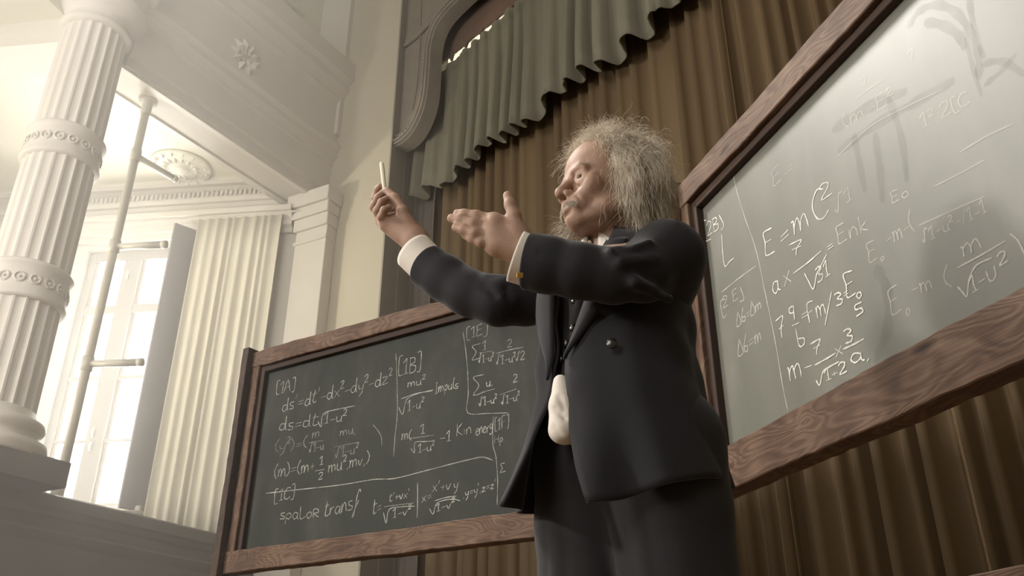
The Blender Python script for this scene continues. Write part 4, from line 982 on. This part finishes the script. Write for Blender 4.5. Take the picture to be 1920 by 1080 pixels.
# far (right) hand pinching the chalk
fr_ = [[(727,392,1.7900),(705,371,1.7850),(708,357,1.7750),(713,350,1.7670)],
       [(716,406,1.7770),(701.5,388,1.7650),(709,371.5,1.7570),(718.5,361,1.7570)],
       [(719,414,1.7600),(707.5,396,1.7430),(715.5,380,1.7350),(724,373,1.7390)],
       [(726,420,1.7430),(715,407,1.7270),(720,394,1.7200),(729,389,1.7230)]]
tr = [(768,425,1.7450),(756,396,1.7370),(741,372,1.7410),(726.5,358,1.7510)]
f_r = [.0088, .0090, .0086, .0078]
hand(wR, fr_, tr, .0145)
body.cap(J(778, 446, 1.7450), J(745, 418, 1.7600), .0255, .0200, .02)
body.cap(J(773, 452, 1.7450), J(738, 425, 1.7500), .018, .015, .015)
# creases across the curled palm and nail edges


man = empty('person', (.215, 1.62, 0), 'grey haired man in a dark suit holding up chalk, other hand held out flat', 'person')
bm_ = body.mesh()
bo = mesh('body', bm_, M_SKIN, man, True)
ee = []
for sg in (1, -1):
    c0 = H(.0722, sg*.032, 0)
    R_ = .0137
    eyeo = mesh('eye', lathe(c0, [(R_*math.sin(t), -R_*math.cos(t)) for t in np.linspace(.15, math.pi-.15, 11)], 16), M_EYEW, man, True)
    dr = (Fh*.93+Lh*sg*.22+Uh*.03); dr /= np.linalg.norm(dr)
    mesh('iris', tube([c0+dr*(R_-.0016), c0+dr*(R_+.0006)], [.0060, .0046], 14), M_IRIS, eyeo, True)

mesh('lips', join(tube([H(.0835, .026, -.0575), H(.0925, .016, -.0610), H(.0975, .006, -.0630), H(.0985, 0, -.0635), H(.0975, -.006, -.0630), H(.0925, -.016, -.0610), H(.0835, -.026, -.0575)], [.001, .0028, .0036, .0037, .0036, .0028, .001], 8),
                  tube([H(.0820, .029, -.0535), H(.0930, .017, -.0545), H(.0985, .006, -.0545), H(.0995, 0, -.0550), H(.0985, -.006, -.0545), H(.0930, -.017, -.0545), H(.0820, -.029, -.0535)], [.001, .0020, .0026, .0024, .0026, .0020, .001], 8)), M_LIP, man, True, label='closed lips, a little redder than the face')

# ---------------- clothes
zsamp = np.array([1.0, 1.076, 1.211, 1.376, 1.43, 1.465, 1.50])
zmap = [.93, 1.0, 1.076, 1.211, 1.376, 1.43, 1.47, 1.505]
cxs = [.212, .212, .209, .203, .203, .206, .215, .222]
cys = [1.60, 1.60, 1.60, 1.60, 1.60, 1.60, 1.60, 1.605]
was = [.184, .176, .168, .154, .160, .160, .120, .075]
wbs = [.178, .172, .162, .146, .124, .110, .095, .075]
phL = [0]*8
phR = [-14, -16, -16, -8, -12, -14, -22, -30]
def ringp(z, ph, grow=0.0):
    f = lambda t: float(np.interp(z, zmap, t))
    Cc = np.array([f(cxs), f(cys), z]); s, c = math.sin(ph), math.cos(ph)
    e = .86
    wa, wb = f(was)+grow, f(wbs)+grow
    return Cc+a_ax*wa*math.copysign(abs(s)**e, s)+b_ax*wb*math.copysign(abs(c)**e, c)
def proj(P):
    q = np.asarray(P)-CZ; dep = q[1]*math.cos(PITCH)+q[2]*math.sin(PITCH); return 960+F*q[0]/dep, 540-F*(-q[1]*math.sin(PITCH)+q[2]*math.cos(PITCH))/dep
def edge_phi(z):
    # the front edge of his left panel, as measured in the picture
    ys = [440, 555, 655, 700, 820, 957]; xs = [1140, 1102, 1063, 1061, 1073, 1116]
    best = min(np.linspace(-.35, .9, 126), key=lambda ph: abs(proj(ringp(z, ph))[0]-np.interp(proj(ringp(z, ph))[1], ys, xs)))
    return math.degrees(best)
_ph = [edge_phi(z) for z in zmap]; phL = _ph; phL[-2:] = [24, 30]; phL[-3] = min(max(phL[-3], 8), 22)
tip = atY(939, 968, 1.50)
rz = np.random.default_rng(3)
def coat():
    nz, nu = 44, 96; ztop_, zb_ = 1.505, .94
    V = []; tgt = tip-ringp(tip[2], math.radians(-14))
    for j in range(nz+1):
        t = j/nz; z = ztop_+(zb_-ztop_)*t
        p0 = math.radians(np.interp(z, zmap, phL)); p1 = math.radians(360+np.interp(z, zmap, phR))
        for i in range(nu+1):
            u = i/nu; ph = p0+(p1-p0)*u
            # hem drops towards the front corners
            zbp = float(np.interp(math.degrees(ph), [0, 25, 60, 100, 180, 270, 335, 350], [.925, .930, .958, .985, 1.0, .97, .945, .94]))
            zz = ztop_+(zbp-ztop_)*t if t > .45 else z+(zbp-zb_)*t
            low = max(0, (1.10-z)/.16)
            P = ringp(zz, ph)
            dr = P-ringp(zz, ph, -.02); dr /= np.linalg.norm(dr)+1e-9
            amp = .004+.010*low
            P = P+dr*(amp*math.sin(ph*5+1.2)+amp*.6*math.sin(ph*9+z*6)+.004*math.sin(z*55+ph*3)*math.exp(-((z-1.25)/.12)**2))
            # right front panel swings outwards
            w = math.exp(-((math.degrees(p1-ph))/30)**2)*max(0, (1.18-z)/(1.18-zb_))**1.4
            P = P+tgt*w
            P[2] -= .0*w
            # left hem corner kicks back a little
            
            V.append(P)
    Fc = [(j*(nu+1)+i, (j+1)*(nu+1)+i, (j+1)*(nu+1)+i+1, j*(nu+1)+i+1) for j in range(nz) for i in range(nu)]
    return np.array(V), Fc
def thicken(vf, t):
    v, f = vf; v = np.asarray(v); n = np.zeros_like(v)
    for q in f:
        a, b, c = v[q[0]], v[q[1]], v[q[2]]; m = np.cross(b-a, c-a)
        for i in q: n[i] += m
    n /= np.linalg.norm(n, axis=1)[:, None]+1e-12
    from collections import Counter
    ed = Counter()
    for q in f:
        for i in range(len(q)): ed[(q[i], q[(i+1) % len(q)])] += 1
    N0 = len(v); F2 = [tuple(q) for q in f]+[tuple(N0+i for i in reversed(q)) for q in f]
    for (a, b) in ed:
        if (b, a) not in ed: F2.append((b, a, N0+a, N0+b))
    return np.concatenate([v, v-n*t]), F2
sl_n = Sdf(.0055)
# sleeves and yoke grow together from tapered volumes
sLp = [J(1250, 484, 1.47), J(1205, 508, 1.425), J(1150, 517, 1.40), J(1085, 508, 1.402), J(1025, 496, 1.410), J(989, 490, 1.415)]
sLr = [.067, .056, .050, .0505, .0515, .0525]
sl_n.chain(sLp, sLr, .012)
sRp = [J(1040, 520, 1.74), J(985, 562, 1.70), J(935, 565, 1.68), J(880, 550, 1.70), J(835, 522, 1.72), J(801, 499, 1.735)]
sRr2 = [.066, .055, .052, .050, .050, .0505]
sl_n.chain(sRp, sRr2, .012)
yk = np.array([.21, 1.60, 1.42])
sl_n.cap(sLp[0], yk+ZA*.006+a_ax*.045, .062, .046, .04)
sl_n.cap(sRp[0], yk+ZA*.004-a_ax*.045, .060, .046, .04)
sl_n.ell(yk+b_ax*-.005+ZA*-.060, (.165, .112, .080), np.stack([a_ax, b_ax, ZA]), .05)
# folds on the sleeves
def crease(a, b, r): sl_n.cap(a, b, r, r*.6, .012, '-')
def ridge(a, b, r): sl_n.cap(a, b, r, r*.7, .016)
ridge(J(1150, 470, 1.345), J(1215, 452, 1.37), .010); ridge(J(1165, 492, 1.345), J(1225, 486, 1.37), .008)
crease(J(1160, 462, 1.34), J(1215, 440, 1.37), .008); crease(J(1120, 552, 1.35), J(1190, 560, 1.36), .009)
crease(J(1130, 535, 1.34), J(1180, 540, 1.35), .006); ridge(J(1190, 530, 1.36), J(1255, 560, 1.41), .012)
crease(J(1235, 552, 1.37), J(1280, 525, 1.42), .010); ridge(J(915, 527, 1.66), J(942, 528, 1.66), .012)
crease(J(905, 535, 1.63), J(930, 556, 1.63), .006); crease(J(925, 592, 1.63), J(975, 590, 1.64), .008); crease(J(950, 540, 1.63), J(962, 575, 1.63), .006)
crease(J(1010, 470, 1.35), J(1060, 485, 1.345), .005)
# open sleeve mouths
# neck opening
sl_n.cap(neck0+ZA*.01, neck0+ZA*.14, .060, .075, .006, '-')
sl_n.cap(neck0+ZA*.01+b_ax*.06, neck0-ZA*.12+b_ax*.150, .042, .022, .01, '-')
yoke = sl_n.mesh()
cut = []
# cut the sleeve ends square
for (p, q) in ((sLp[-1], sLp[-2]), (sRp[-1], sRp[-2])):
    d_ = (p-q)/np.linalg.norm(p-q)
    yv = yoke[0]; t_ = (yv-p)@d_; near = np.linalg.norm((yv-p)-t_[:, None]*d_, axis=1) < .09
    m_ = near & (t_ > 0.0) & (t_ < .12); yv[m_] -= (t_[m_, None]-0.0)*d_*.97
coatm = thicken(coat(), .006)
jk = mesh('jacket', join(coatm, yoke), M_SUIT, man, True)
# lapels: narrow turned strips along both front edges
def lapel(side, name, z0, z1, wmax, grow):
    V = []; nz = 26; nu = 6
    for j in range(nz+1):
        t = j/nz; z = z1+(z0-z1)*t
        e = math.radians(np.interp(z, zmap, phL if side > 0 else phR))
        wd = math.radians(wmax)*min(1, (1-t)*1.6+.04)*(1 if t > .18 else .75)
        tg = tip-ringp(tip[2], math.radians(-14))
        for i in range(nu+1):
            u = i/nu; ph = e+side*wd*u; P = ringp(z, ph, grow+.006*math.sin(math.pi*u))
            if side < 0: P = P+tg*max(0, (1.18-z)/(1.18-.94))**1.4
            V.append(P)
    Fc = [(j*(nu+1)+i, (j+1)*(nu+1)+i, (j+1)*(nu+1)+i+1, j*(nu+1)+i+1) for j in range(nz) for i in range(nu)]
    if side < 0: Fc = [q[::-1] for q in Fc]
    return mesh(name, thicken((np.array(V), Fc), .004), M_SUIT, jk, True)
lapel(1, 'lapel', 1.20, 1.44, 26, .008); lapel(-1, 'lapel', 1.17, 1.44, 26, .008)
# collar of the jacket round the back of the neck
V = []; nn = 30
for j in range(7):
    t = j/6
    for i in range(nn+1):
        ph = math.radians(100+168*i/nn); r = .076+.022*t+.006*math.sin(math.pi*t)
        V.append(neck0+np.array([0, 0, .030-.055*t*t+.036*math.cos(ph+math.pi)])+a_ax*r*1.12*math.sin(ph)+b_ax*r*math.cos(ph)+b_ax*.015*(1 if math.cos(ph) > 0 else 0)*math.cos(ph))
mesh('collar', thicken((np.array(V), [(j*(nn+1)+i, (j+1)*(nn+1)+i, (j+1)*(nn+1)+i+1, j*(nn+1)+i+1) for j in range(6) for i in range(nn)]), .005), M_SUIT, jk, True)
# buttons on the jacket and sleeves
def button(P, nrm, r, mat, parent, name='button', label=None):
    nrm = nrm/np.linalg.norm(nrm); return mesh(name, tube([P-nrm*.001, P+nrm*.0025, P+nrm*.0042], [r, r, r*.72], 14), mat, parent, True, **({'label': label} if label else {}))
def onring(x, y, grow):
    """point of the coat front seen at a picture position"""
    best = None
    for z in np.linspace(.98, 1.45, 95):
        for ph in np.linspace(-1.0, 1.3, 93):
            P = ringp(z, ph, grow); q = P-CZ; dep = q[1]*math.cos(PITCH)+q[2]*math.sin(PITCH); px = 960+F*q[0]/dep; py = 540-F*(-q[1]*math.sin(PITCH)+q[2]*math.cos(PITCH))/dep
            e = (px-x)**2+(py-y)**2
            if best is None or e < best[0]: best = (e, P, z, ph)
    _, P, z, ph = best; n = ringp(z, ph, grow+.01)-P; return P, n/np.linalg.norm(n)
P_, n_2 = onring(1147, 643, .008); button(P_, n_2, .010, M_BTN, jk)
# waistcoat
V = []; nz, nu = 26, 34
for j in range(nz+1):
    for i in range(nu+1):
        ph = math.radians(-62+124*i/nu); zlow = 1.145-.035*math.exp(-((math.degrees(ph)+2)/9)**2)+.02*abs(math.degrees(ph)/60); z = 1.44+(zlow-1.44)*j/nz
        V.append(ringp(z, ph, -.016-.012*max(0, (z-1.38)/.06)))
vest = mesh('waistcoat', thicken((np.array(V), [(j*(nu+1)+i, (j+1)*(nu+1)+i, (j+1)*(nu+1)+i+1, j*(nu+1)+i+1) for j in range(nz) for i in range(nu)]), .004), M_VEST, man, True)
for (x, y) in ((1077, 563), (1072, 616), (1060, 645), (1051, 674), (1043, 702)):
    P_, n_2 = onring(x, y, -.014); button(P_, n_2, .0078, M_BTN, vest)
# trousers
tro = Sdf(.006)
for hp, an, sgn in ((hipL, ankL, 1), (hipR, ankR, -1)):
    kn = hp*.5+an*.5; kn[2] = .52
    tro.chain([hp+ZA*.06, hp-ZA*.06, kn, an+ZA*.0], [.112, .108, .088, .082], .02)
    tro.cap(hp+b_ax*.10-ZA*.05, kn+b_ax*.082, .008, None, .02)
    tro.cap(hp+b_ax*.06-ZA*.02+a_ax*.05*sgn, kn+b_ax*.07+a_ax*.03*sgn, .010, None, .02)
tro.ell(pelvis+ZA*.06, (.175, .135, .15), np.stack([a_ax, b_ax, ZA]), .03)
for k in range(0):
    z = .93-.055*k; tro.cap(pelvis*[1, 1, 0]+ZA*z+b_ax*.11-a_ax*.02, pelvis*[1, 1, 0]+ZA*(z+.03)+b_ax*.05-a_ax*.16, .006, None, .012, '-')
mesh('trousers', tro.mesh(), M_TROU, man, True)
# shirt: body in the gap, bulging shirt tail, collar, cuffs, tie
sh = Sdf(.0035)
sh.chain([J(1050, 715, 1.505), J(1052, 760, 1.500), J(1054, 806, 1.498)], [.012, .020, .025], .012)
sh.cap(J(1066, 735, 1.515), J(1075, 800, 1.51), .020, .028, .02)
sh.ell(J(1150, 560, 1.62)-ZA*.07, (.150, .110, .135), np.stack([a_ax, b_ax, ZA]), .03)
sh.ell(pelvis+ZA*.10, (.150, .115, .16), np.stack([a_ax, b_ax, ZA]), .03)
for (p, q) in (((1040, 765), (1060, 785)), ((1048, 742), (1058, 768)), ((1036, 800), (1052, 815))):
    sh.cap(J(*p, 1.478), J(*q, 1.476), .0035, .002, .008, '-')
shirt = mesh('shirt', sh.mesh(), M_SHIRT, man, True)
V = []; nn = 40
for j in range(6):
    t = j/5
    for i in range(nn+1):
        ph = math.radians(14+332*i/nn); r = .058+.007*t
        V.append(neck0+b_ax*.004+ZA*(.078-.085*t+.020*math.cos(ph)*-1*(1-t))+a_ax*r*1.02*math.sin(ph)+b_ax*r*math.cos(ph))
mesh('shirt_collar', thicken((np.array(V), [(j*(nn+1)+i, (j+1)*(nn+1)+i, (j+1)*(nn+1)+i+1, j*(nn+1)+i+1) for j in range(5) for i in range(nn)]), .003), M_SHIRT, shirt, True)
for sg in (1, -1):       # turned collar points
    p0 = neck0+b_ax*.072+ZA*.012+a_ax*.010*sg; p1 = neck0+b_ax*.060+ZA*.028+a_ax*.036*sg; p2 = neck0+b_ax*.084-ZA*.032+a_ax*.036*sg
    V = [p0, p1, p2, p0+b_ax*.004, p1+b_ax*.004, p2+b_ax*.004]
    mesh('collar_point', (np.array(V), [(0,1,2),(5,4,3),(0,3,4,1),(1,4,5,2),(2,5,3,0)]), M_SHIRT, shirt)
kt = neck0+b_ax*.080-ZA*.018
mesh('tie', join(tube([kt+ZA*.012, kt, kt-ZA*.018], [.014, .017, .010], 10), tube([kt-ZA*.016, kt-ZA*.08+b_ax*.020, kt-ZA*.15+b_ax*.030], [.010, .018, .020], 8)), M_VEST, man, True)
def cuff(p_out, p_in, r_out, r_in, seamdir, name='shirt_cuff'):
    d_ = p_in-p_out; n = 40; V = []
    u = np.cross(d_, ZA); u /= np.linalg.norm(u); v = np.cross(u, d_/np.linalg.norm(d_))
    for j in range(9):
        t = j/8; r = r_out+(r_in-r_out)*t
        for i in range(n+1):
            a = 2*math.pi*i/n*.985; lap = 1+.05*(i/n)
            V.append(p_out+d_*t+(u*math.cos(a+seamdir)+v*math.sin(a+seamdir))*r*lap*(1+.015*math.sin(3*a)))
    return mesh(name, thicken((np.array(V), [(j*(n+1)+i, j*(n+1)+i+1, (j+1)*(n+1)+i+1, (j+1)*(n+1)+i) for j in range(8) for i in range(n)]), -.0035), M_SHIRT, shirt, True)
cL = cuff(J(967, 481, 1.414), J(998, 492, 1.416), .0470, .0455, 2.0)
cR = cuff(J(776, 471, 1.742), J(809, 504, 1.734), .0450, .0440, 4.1)
def link_at(px, py, Y, par):
    P = J(px, py, Y); n = -(P-CZ)/np.linalg.norm(P-CZ)
    mesh('cufflink', join(bevbox(P, np.array([1., 0, 0]), np.cross(n, [1., 0, 0]), n, -.006, .006, -.0045, .0045, -.002, .004, .001)), M_BRASS, par, label='small gold cufflink')
link_at(975, 516, 1.372, cL); link_at(778, 500, 1.702, cR)
# shoes
for an, sg in ((ankL, 1), (ankR, -1)):
    V = []; ns = 12
    for j in range(11):
        t = j/10; w_ = .045*math.sin(math.pi*min(1, t*.9+.12))**.6+.004; hgt = .085-.05*t if t < .95 else .03
        c = an*[1, 1, 0]-b_ax*.07+b_ax*.27*t
        for k in range(ns):
            a = 2*math.pi*k/ns; V.append(c+a_ax*w_*math.cos(a)+ZA*(.003+hgt*(.5+.5*math.sin(a))))
    Fc = [(j*ns+k, j*ns+(k+1) % ns, (j+1)*ns+(k+1) % ns, (j+1)*ns+k) for j in range(10) for k in range(ns)]+[tuple(range(ns-1, -1, -1)), tuple(10*ns+k for k in range(ns))]
    mesh('shoe', (V, Fc), M_SHOE, man, True)

# ---------------- hair, moustache, brows
def hair_mat(name, c0, c1):
    m, N, L, P = nmat(name)
    tc = N.new('ShaderNodeTexCoord'); nz = N.new('ShaderNodeTexNoise'); nz.inputs['Scale'].default_value = 45; L.new(tc.outputs['Object'], nz.inputs['Vector'])
    mx = N.new('ShaderNodeMix'); mx.data_type = 'RGBA'; mx.inputs[6].default_value = (*c0, 1); mx.inputs[7].default_value = (*c1, 1)
    mr = N.new('ShaderNodeMapRange'); mr.inputs['From Min'].default_value = .35; mr.inputs['From Max'].default_value = .65; L.new(nz.outputs['Fac'], mr.inputs['Value'])
    L.new(mr.outputs[0], mx.inputs[0]); L.new(mx.outputs[2], P.inputs['Base Color']); P.inputs['Roughness'].default_value = .55
    P.inputs['Specular IOR Level'].default_value = .35
    return m
M_HAIR = hair_mat('grey_blond_hair', (.56, .475, .36), (.90, .82, .68)); M_WHISK = hair_mat('white_whiskers', (.45, .38, .29), (.75, .69, .58))
def strands(S, R, taper=.35):
    """S: (n, m, 3) strand points; three sided tubes"""
    n, m, _ = S.shape; T = np.gradient(S, axis=1); T /= np.linalg.norm(T, axis=2, keepdims=True)+1e-9
    ref = np.random.default_rng(2).normal(size=(n, 1, 3)); U = np.cross(T, ref); U /= np.linalg.norm(U, axis=2, keepdims=True)+1e-9; B = np.cross(T, U)
    prof = np.linspace(1, taper, m)[None, :, None]*np.broadcast_to(np.asarray(R, float).reshape(-1, 1, 1), (n, 1, 1))
    V = np.stack([S+(U*math.cos(a)+B*math.sin(a))*prof for a in (0, 2.094, 4.189)], 2).reshape(-1, 3)
    base = (np.arange(n)*m*3)[:, None, None]; j = (np.arange(m-1)*3)[None, :, None]; k = np.arange(3)[None, None, :]; k2 = (k+1) % 3
    Q = np.stack([base+j+k, base+j+k2, base+j+3+k2, base+j+3+k], -1).reshape(-1, 4)
    return V, Q
def fast_mesh(name, V, Q, mat, parent, **t):
    base = WL[parent.name]; V = (V-base).astype(np.float32); me = bpy.data.meshes.new(name)
    me.vertices.add(len(V)); me.vertices.foreach_set('co', V.ravel()); me.loops.add(Q.size); me.loops.foreach_set('vertex_index', Q.ravel().astype(np.int32))
    me.polygons.add(len(Q)); me.polygons.foreach_set('loop_start', np.arange(0, Q.size, 4, dtype=np.int32)); me.polygons.foreach_set('loop_total', np.full(len(Q), 4, np.int32))
    me.polygons.foreach_set('use_smooth', [True]*len(Q)); me.materials.append(mat); me.update(calc_edges=True); me.validate()
    o = bpy.data.objects.new(name, me); link(o); o.parent = parent; WL[o.name] = base; return tagp(o, **t)
hr = np.random.default_rng(42); CL = None
def grow(roots, nrm, dirs, length, curl, grav, m=9, clump=None):
    """roots etc. in head space; returns head space strands"""
    n = len(roots); P = roots.copy(); out = [P.copy()]; D = dirs.copy(); ph = hr.uniform(0, 6.28, (n, 3)) if clump is None else clump; st_ = (length/(m-1))[:, None]
    for k in range(1, m):
        t = k/(m-1)
        wob = np.stack([np.sin(ph[:, i]+t*(9+5*np.sin(ph[:, 0]))+i) for i in range(3)], 1)*curl[:, None]
        D = D+wob*.5; D[:, 2] -= grav*t; D /= np.linalg.norm(D, axis=1)[:, None]
        P = P+D*st_
        # keep outside the skull
        q = (P-np.array([-.014, 0, .036]))/np.array([.104, .084, .092]); l = np.linalg.norm(q, axis=1); ins = (l < 1) & (P[:, 2] > -.06)
        P[ins] = (q[ins]/l[ins, None])*np.array([.104, .084, .092])+np.array([-.014, 0, .036])
        out.append(P.copy())
    return np.stack(out, 1)
NG = 15000
v = hr.normal(size=(NG*4, 3)); v /= np.linalg.norm(v, axis=1)[:, None]
pts = v*np.array([.098, .078, .086])+np.array([-.014, 0, .036])
x, y, z = pts[:, 0], np.abs(pts[:, 1]), pts[:, 2]
# hairline: high receding forehead, full sides over the ears, long back
hl = np.where(z > .078, .050+.35*(z-.095), np.where(pts[:, 1] > 0, .036-.30*np.maximum(0, .045-z), -.01))
ok = (x < hl) & (z > np.where(x > -.02, -.012, -.062))
pts = pts[ok][:NG]; v = v[ok][:NG]; n_h = len(pts)
x, y, z = pts[:, 0], pts[:, 1], pts[:, 2]
nrm = v/np.array([.098, .078, .086]); nrm /= np.linalg.norm(nrm, axis=1)[:, None]
top = np.clip((z-.075)/.035, 0, 1); frt = np.clip((x-.0)/.05, 0, 1); side = 1-top; back = np.clip((-.02-x)/.06, 0, 1)
D = nrm*(.40+.10*top+.15*back)[:, None]
D += np.array([0, 0, 1.0])*(.40*top)[:, None]+np.array([.50, 0, .40])*(top*frt)[:, None]+np.array([-.75, 0, 0])*(top*(1-frt))[:, None]
D += np.array([-.30, 0, -.95])*side[:, None]+np.array([-.05, 0, -.35])*back[:, None]
# clumps: neighbouring strands share a lean
cl = hr.normal(size=(520, 3)); clp = hr.uniform(0, 6.28, (520, 3)); cp_ = pts[hr.integers(0, n_h, 520)]
near = np.argmin(((pts[:, None, :]-cp_[None])**2).sum(2), 1)
D += cl[near]*.20+hr.normal(size=(n_h, 3))*.13
D /= np.linalg.norm(D, axis=1)[:, None]
Ln = (.044+.012*top+.004*top*frt+.066*side*(1-.72*back)*(1-.40*frt))*hr.uniform(.65, 1.2, n_h)
S = grow(pts, nrm, D, Ln, .55+.45*top, .30, 11, clp[near]+hr.normal(size=(n_h, 3))*.55)
# flyaways
kf = hr.choice(np.where(top > .2)[0], 260); Df = D[kf]+hr.normal(size=(260, 3))*.4+nrm[kf]*.4+np.array([-.3, 0, .2]); Df /= np.linalg.norm(Df, axis=1)[:, None]
S2 = grow(pts[kf], nrm[kf], Df, Ln[kf]*1.35, np.full(260, .8), .12, 11)
fr = np.where((top*frt > .12))[0]; fr = np.repeat(fr, 2); Df = D[fr]+hr.normal(size=(len(fr), 3))*.22; Df /= np.linalg.norm(Df, axis=1)[:, None]
S3 = grow(pts[fr]+hr.normal(size=(len(fr), 3))*.004, nrm[fr], Df, Ln[fr]*hr.uniform(.5, 1.0, len(fr)), np.full(len(fr), 1.0), .30, 11)
S = np.concatenate([S, S2[:90], S3])
Sw = HO+HS*(S[..., 0:1]*Fh*HX+S[..., 1:2]*Lh+S[..., 2:3]*Uh*HZ)
Rr = np.concatenate([hr.uniform(.00022, .00042, n_h), np.full(90, .0002), np.full(len(fr), .00028)])
V, Q = strands(Sw, Rr); fast_mesh('hair', V, Q, M_HAIR, man, label='wild grey blond hair swept up on top and covering the ears', kind='stuff')
# moustache: bushy, spreading sideways and down over the lip
def patch(nm, n, fn, mat, r, m=6):
    S = np.stack([fn() for _ in range(n)]); Sw = HO+HS*(S[..., 0:1]*Fh*HX+S[..., 1:2]*Lh+S[..., 2:3]*Uh*HZ); V, Q = strands(Sw, np.full(n, r)); return fast_mesh(nm, V, Q, mat, man, kind='stuff')
def mo():
    yv = hr.uniform(-.029, .029); zv = hr.uniform(-.046, -.036)-.010*abs(yv)/.026; xv = .077+.0215*math.sqrt(max(0, 1-(yv/.0325)**2))+hr.uniform(-.001, .0015)
    L_ = hr.uniform(.007, .012)*(1+abs(yv)*8); d = np.array([.55, yv*26+hr.normal()*.25, -.75+hr.normal()*.15]); d /= np.linalg.norm(d); P = [np.array([xv, yv, zv])]
    for k in range(5): P.append(P[-1]+d*L_/5); d = d+np.array([-.22, yv*4, -.10])+hr.normal(size=3)*.10; d /= np.linalg.norm(d)
    return np.array(P)
patch('moustache', 1000, mo, M_WHISK, .00026)
def br():
    sg = hr.choice([-1, 1]); u = hr.uniform(0, 1); P0 = np.array([.0925-.014*u, sg*(.016+.033*u), .0185+.006*math.sin(2.6*u)+hr.normal()*.0018])
    d = np.array([.30, sg*.95, .10])+hr.normal(size=3)*.25; d /= np.linalg.norm(d); P = [P0]
    for k in range(5): P.append(P[-1]+d*.0026); d = d+np.array([-.1, 0, -.14]); d /= np.linalg.norm(d)
    return np.array(P)
patch('eyebrows', 420, br, M_WHISK, .00024)
# a few wispy long whisker hairs below the far cheek
def wh():
    P0 = np.array([hr.uniform(.05, .085), -hr.uniform(.03, .05), hr.uniform(-.09, -.045)]); d = np.array([.75, -.1, -.5])+hr.normal(size=3)*.35; d /= np.linalg.norm(d); P = [P0]
    for k in range(5): P.append(P[-1]+d*.008); d = d+np.array([-.05, 0, -.12])+hr.normal(size=3)*.12; d /= np.linalg.norm(d)
    return np.array(P)
patch('cheek_whiskers', 150, wh, M_WHISK, .00026)

# ---------------- the chalk
c0, c1 = J(715.5, 305, 1.760), J(722.5, 366, 1.761)
ck = mesh('chalk_stick', tube([c0+(c1-c0)*t for t in (0, .03, .5, .97, 1)], [.0042, .0053, .0053, .0053, .0045], 16), plain('chalk', (.80, .77, .62), .9, .04, 60), None, True,
          label='slim white stick of chalk held upright between raised fingertips', cat='chalk')

# ------------------------------------------------------------------ haze volume added over the left side, mostly standing in for lens flare
hm = bpy.data.materials.new('flare_haze'); hm.use_nodes = True; hn = hm.node_tree.nodes; hn.remove(hn['Principled BSDF'])
vs = hn.new('ShaderNodeVolumeScatter'); vs.inputs['Density'].default_value = .045; vs.inputs['Anisotropy'].default_value = .35; vs.inputs['Color'].default_value = (.97, .95, .92, 1)
hm.node_tree.links.new(vs.outputs[0], hn['Material Output'].inputs['Volume'])
mesh('haze', (np.array([(x, y, z) for z in (.05, zTOP-.05) for x, y in ((-8.9, .9), (-1.7, .9), (-.15, 8.3), (-.9, 9.6), (-8.9, 9.6))]), [(4,3,2,1,0),(5,6,7,8,9)]+[(i,(i+1)%5,5+(i+1)%5,5+i) for i in range(5)]), hm, label='thin haze added over the left side of the hall, mostly standing in for lens flare', cat='haze', kind='stuff')
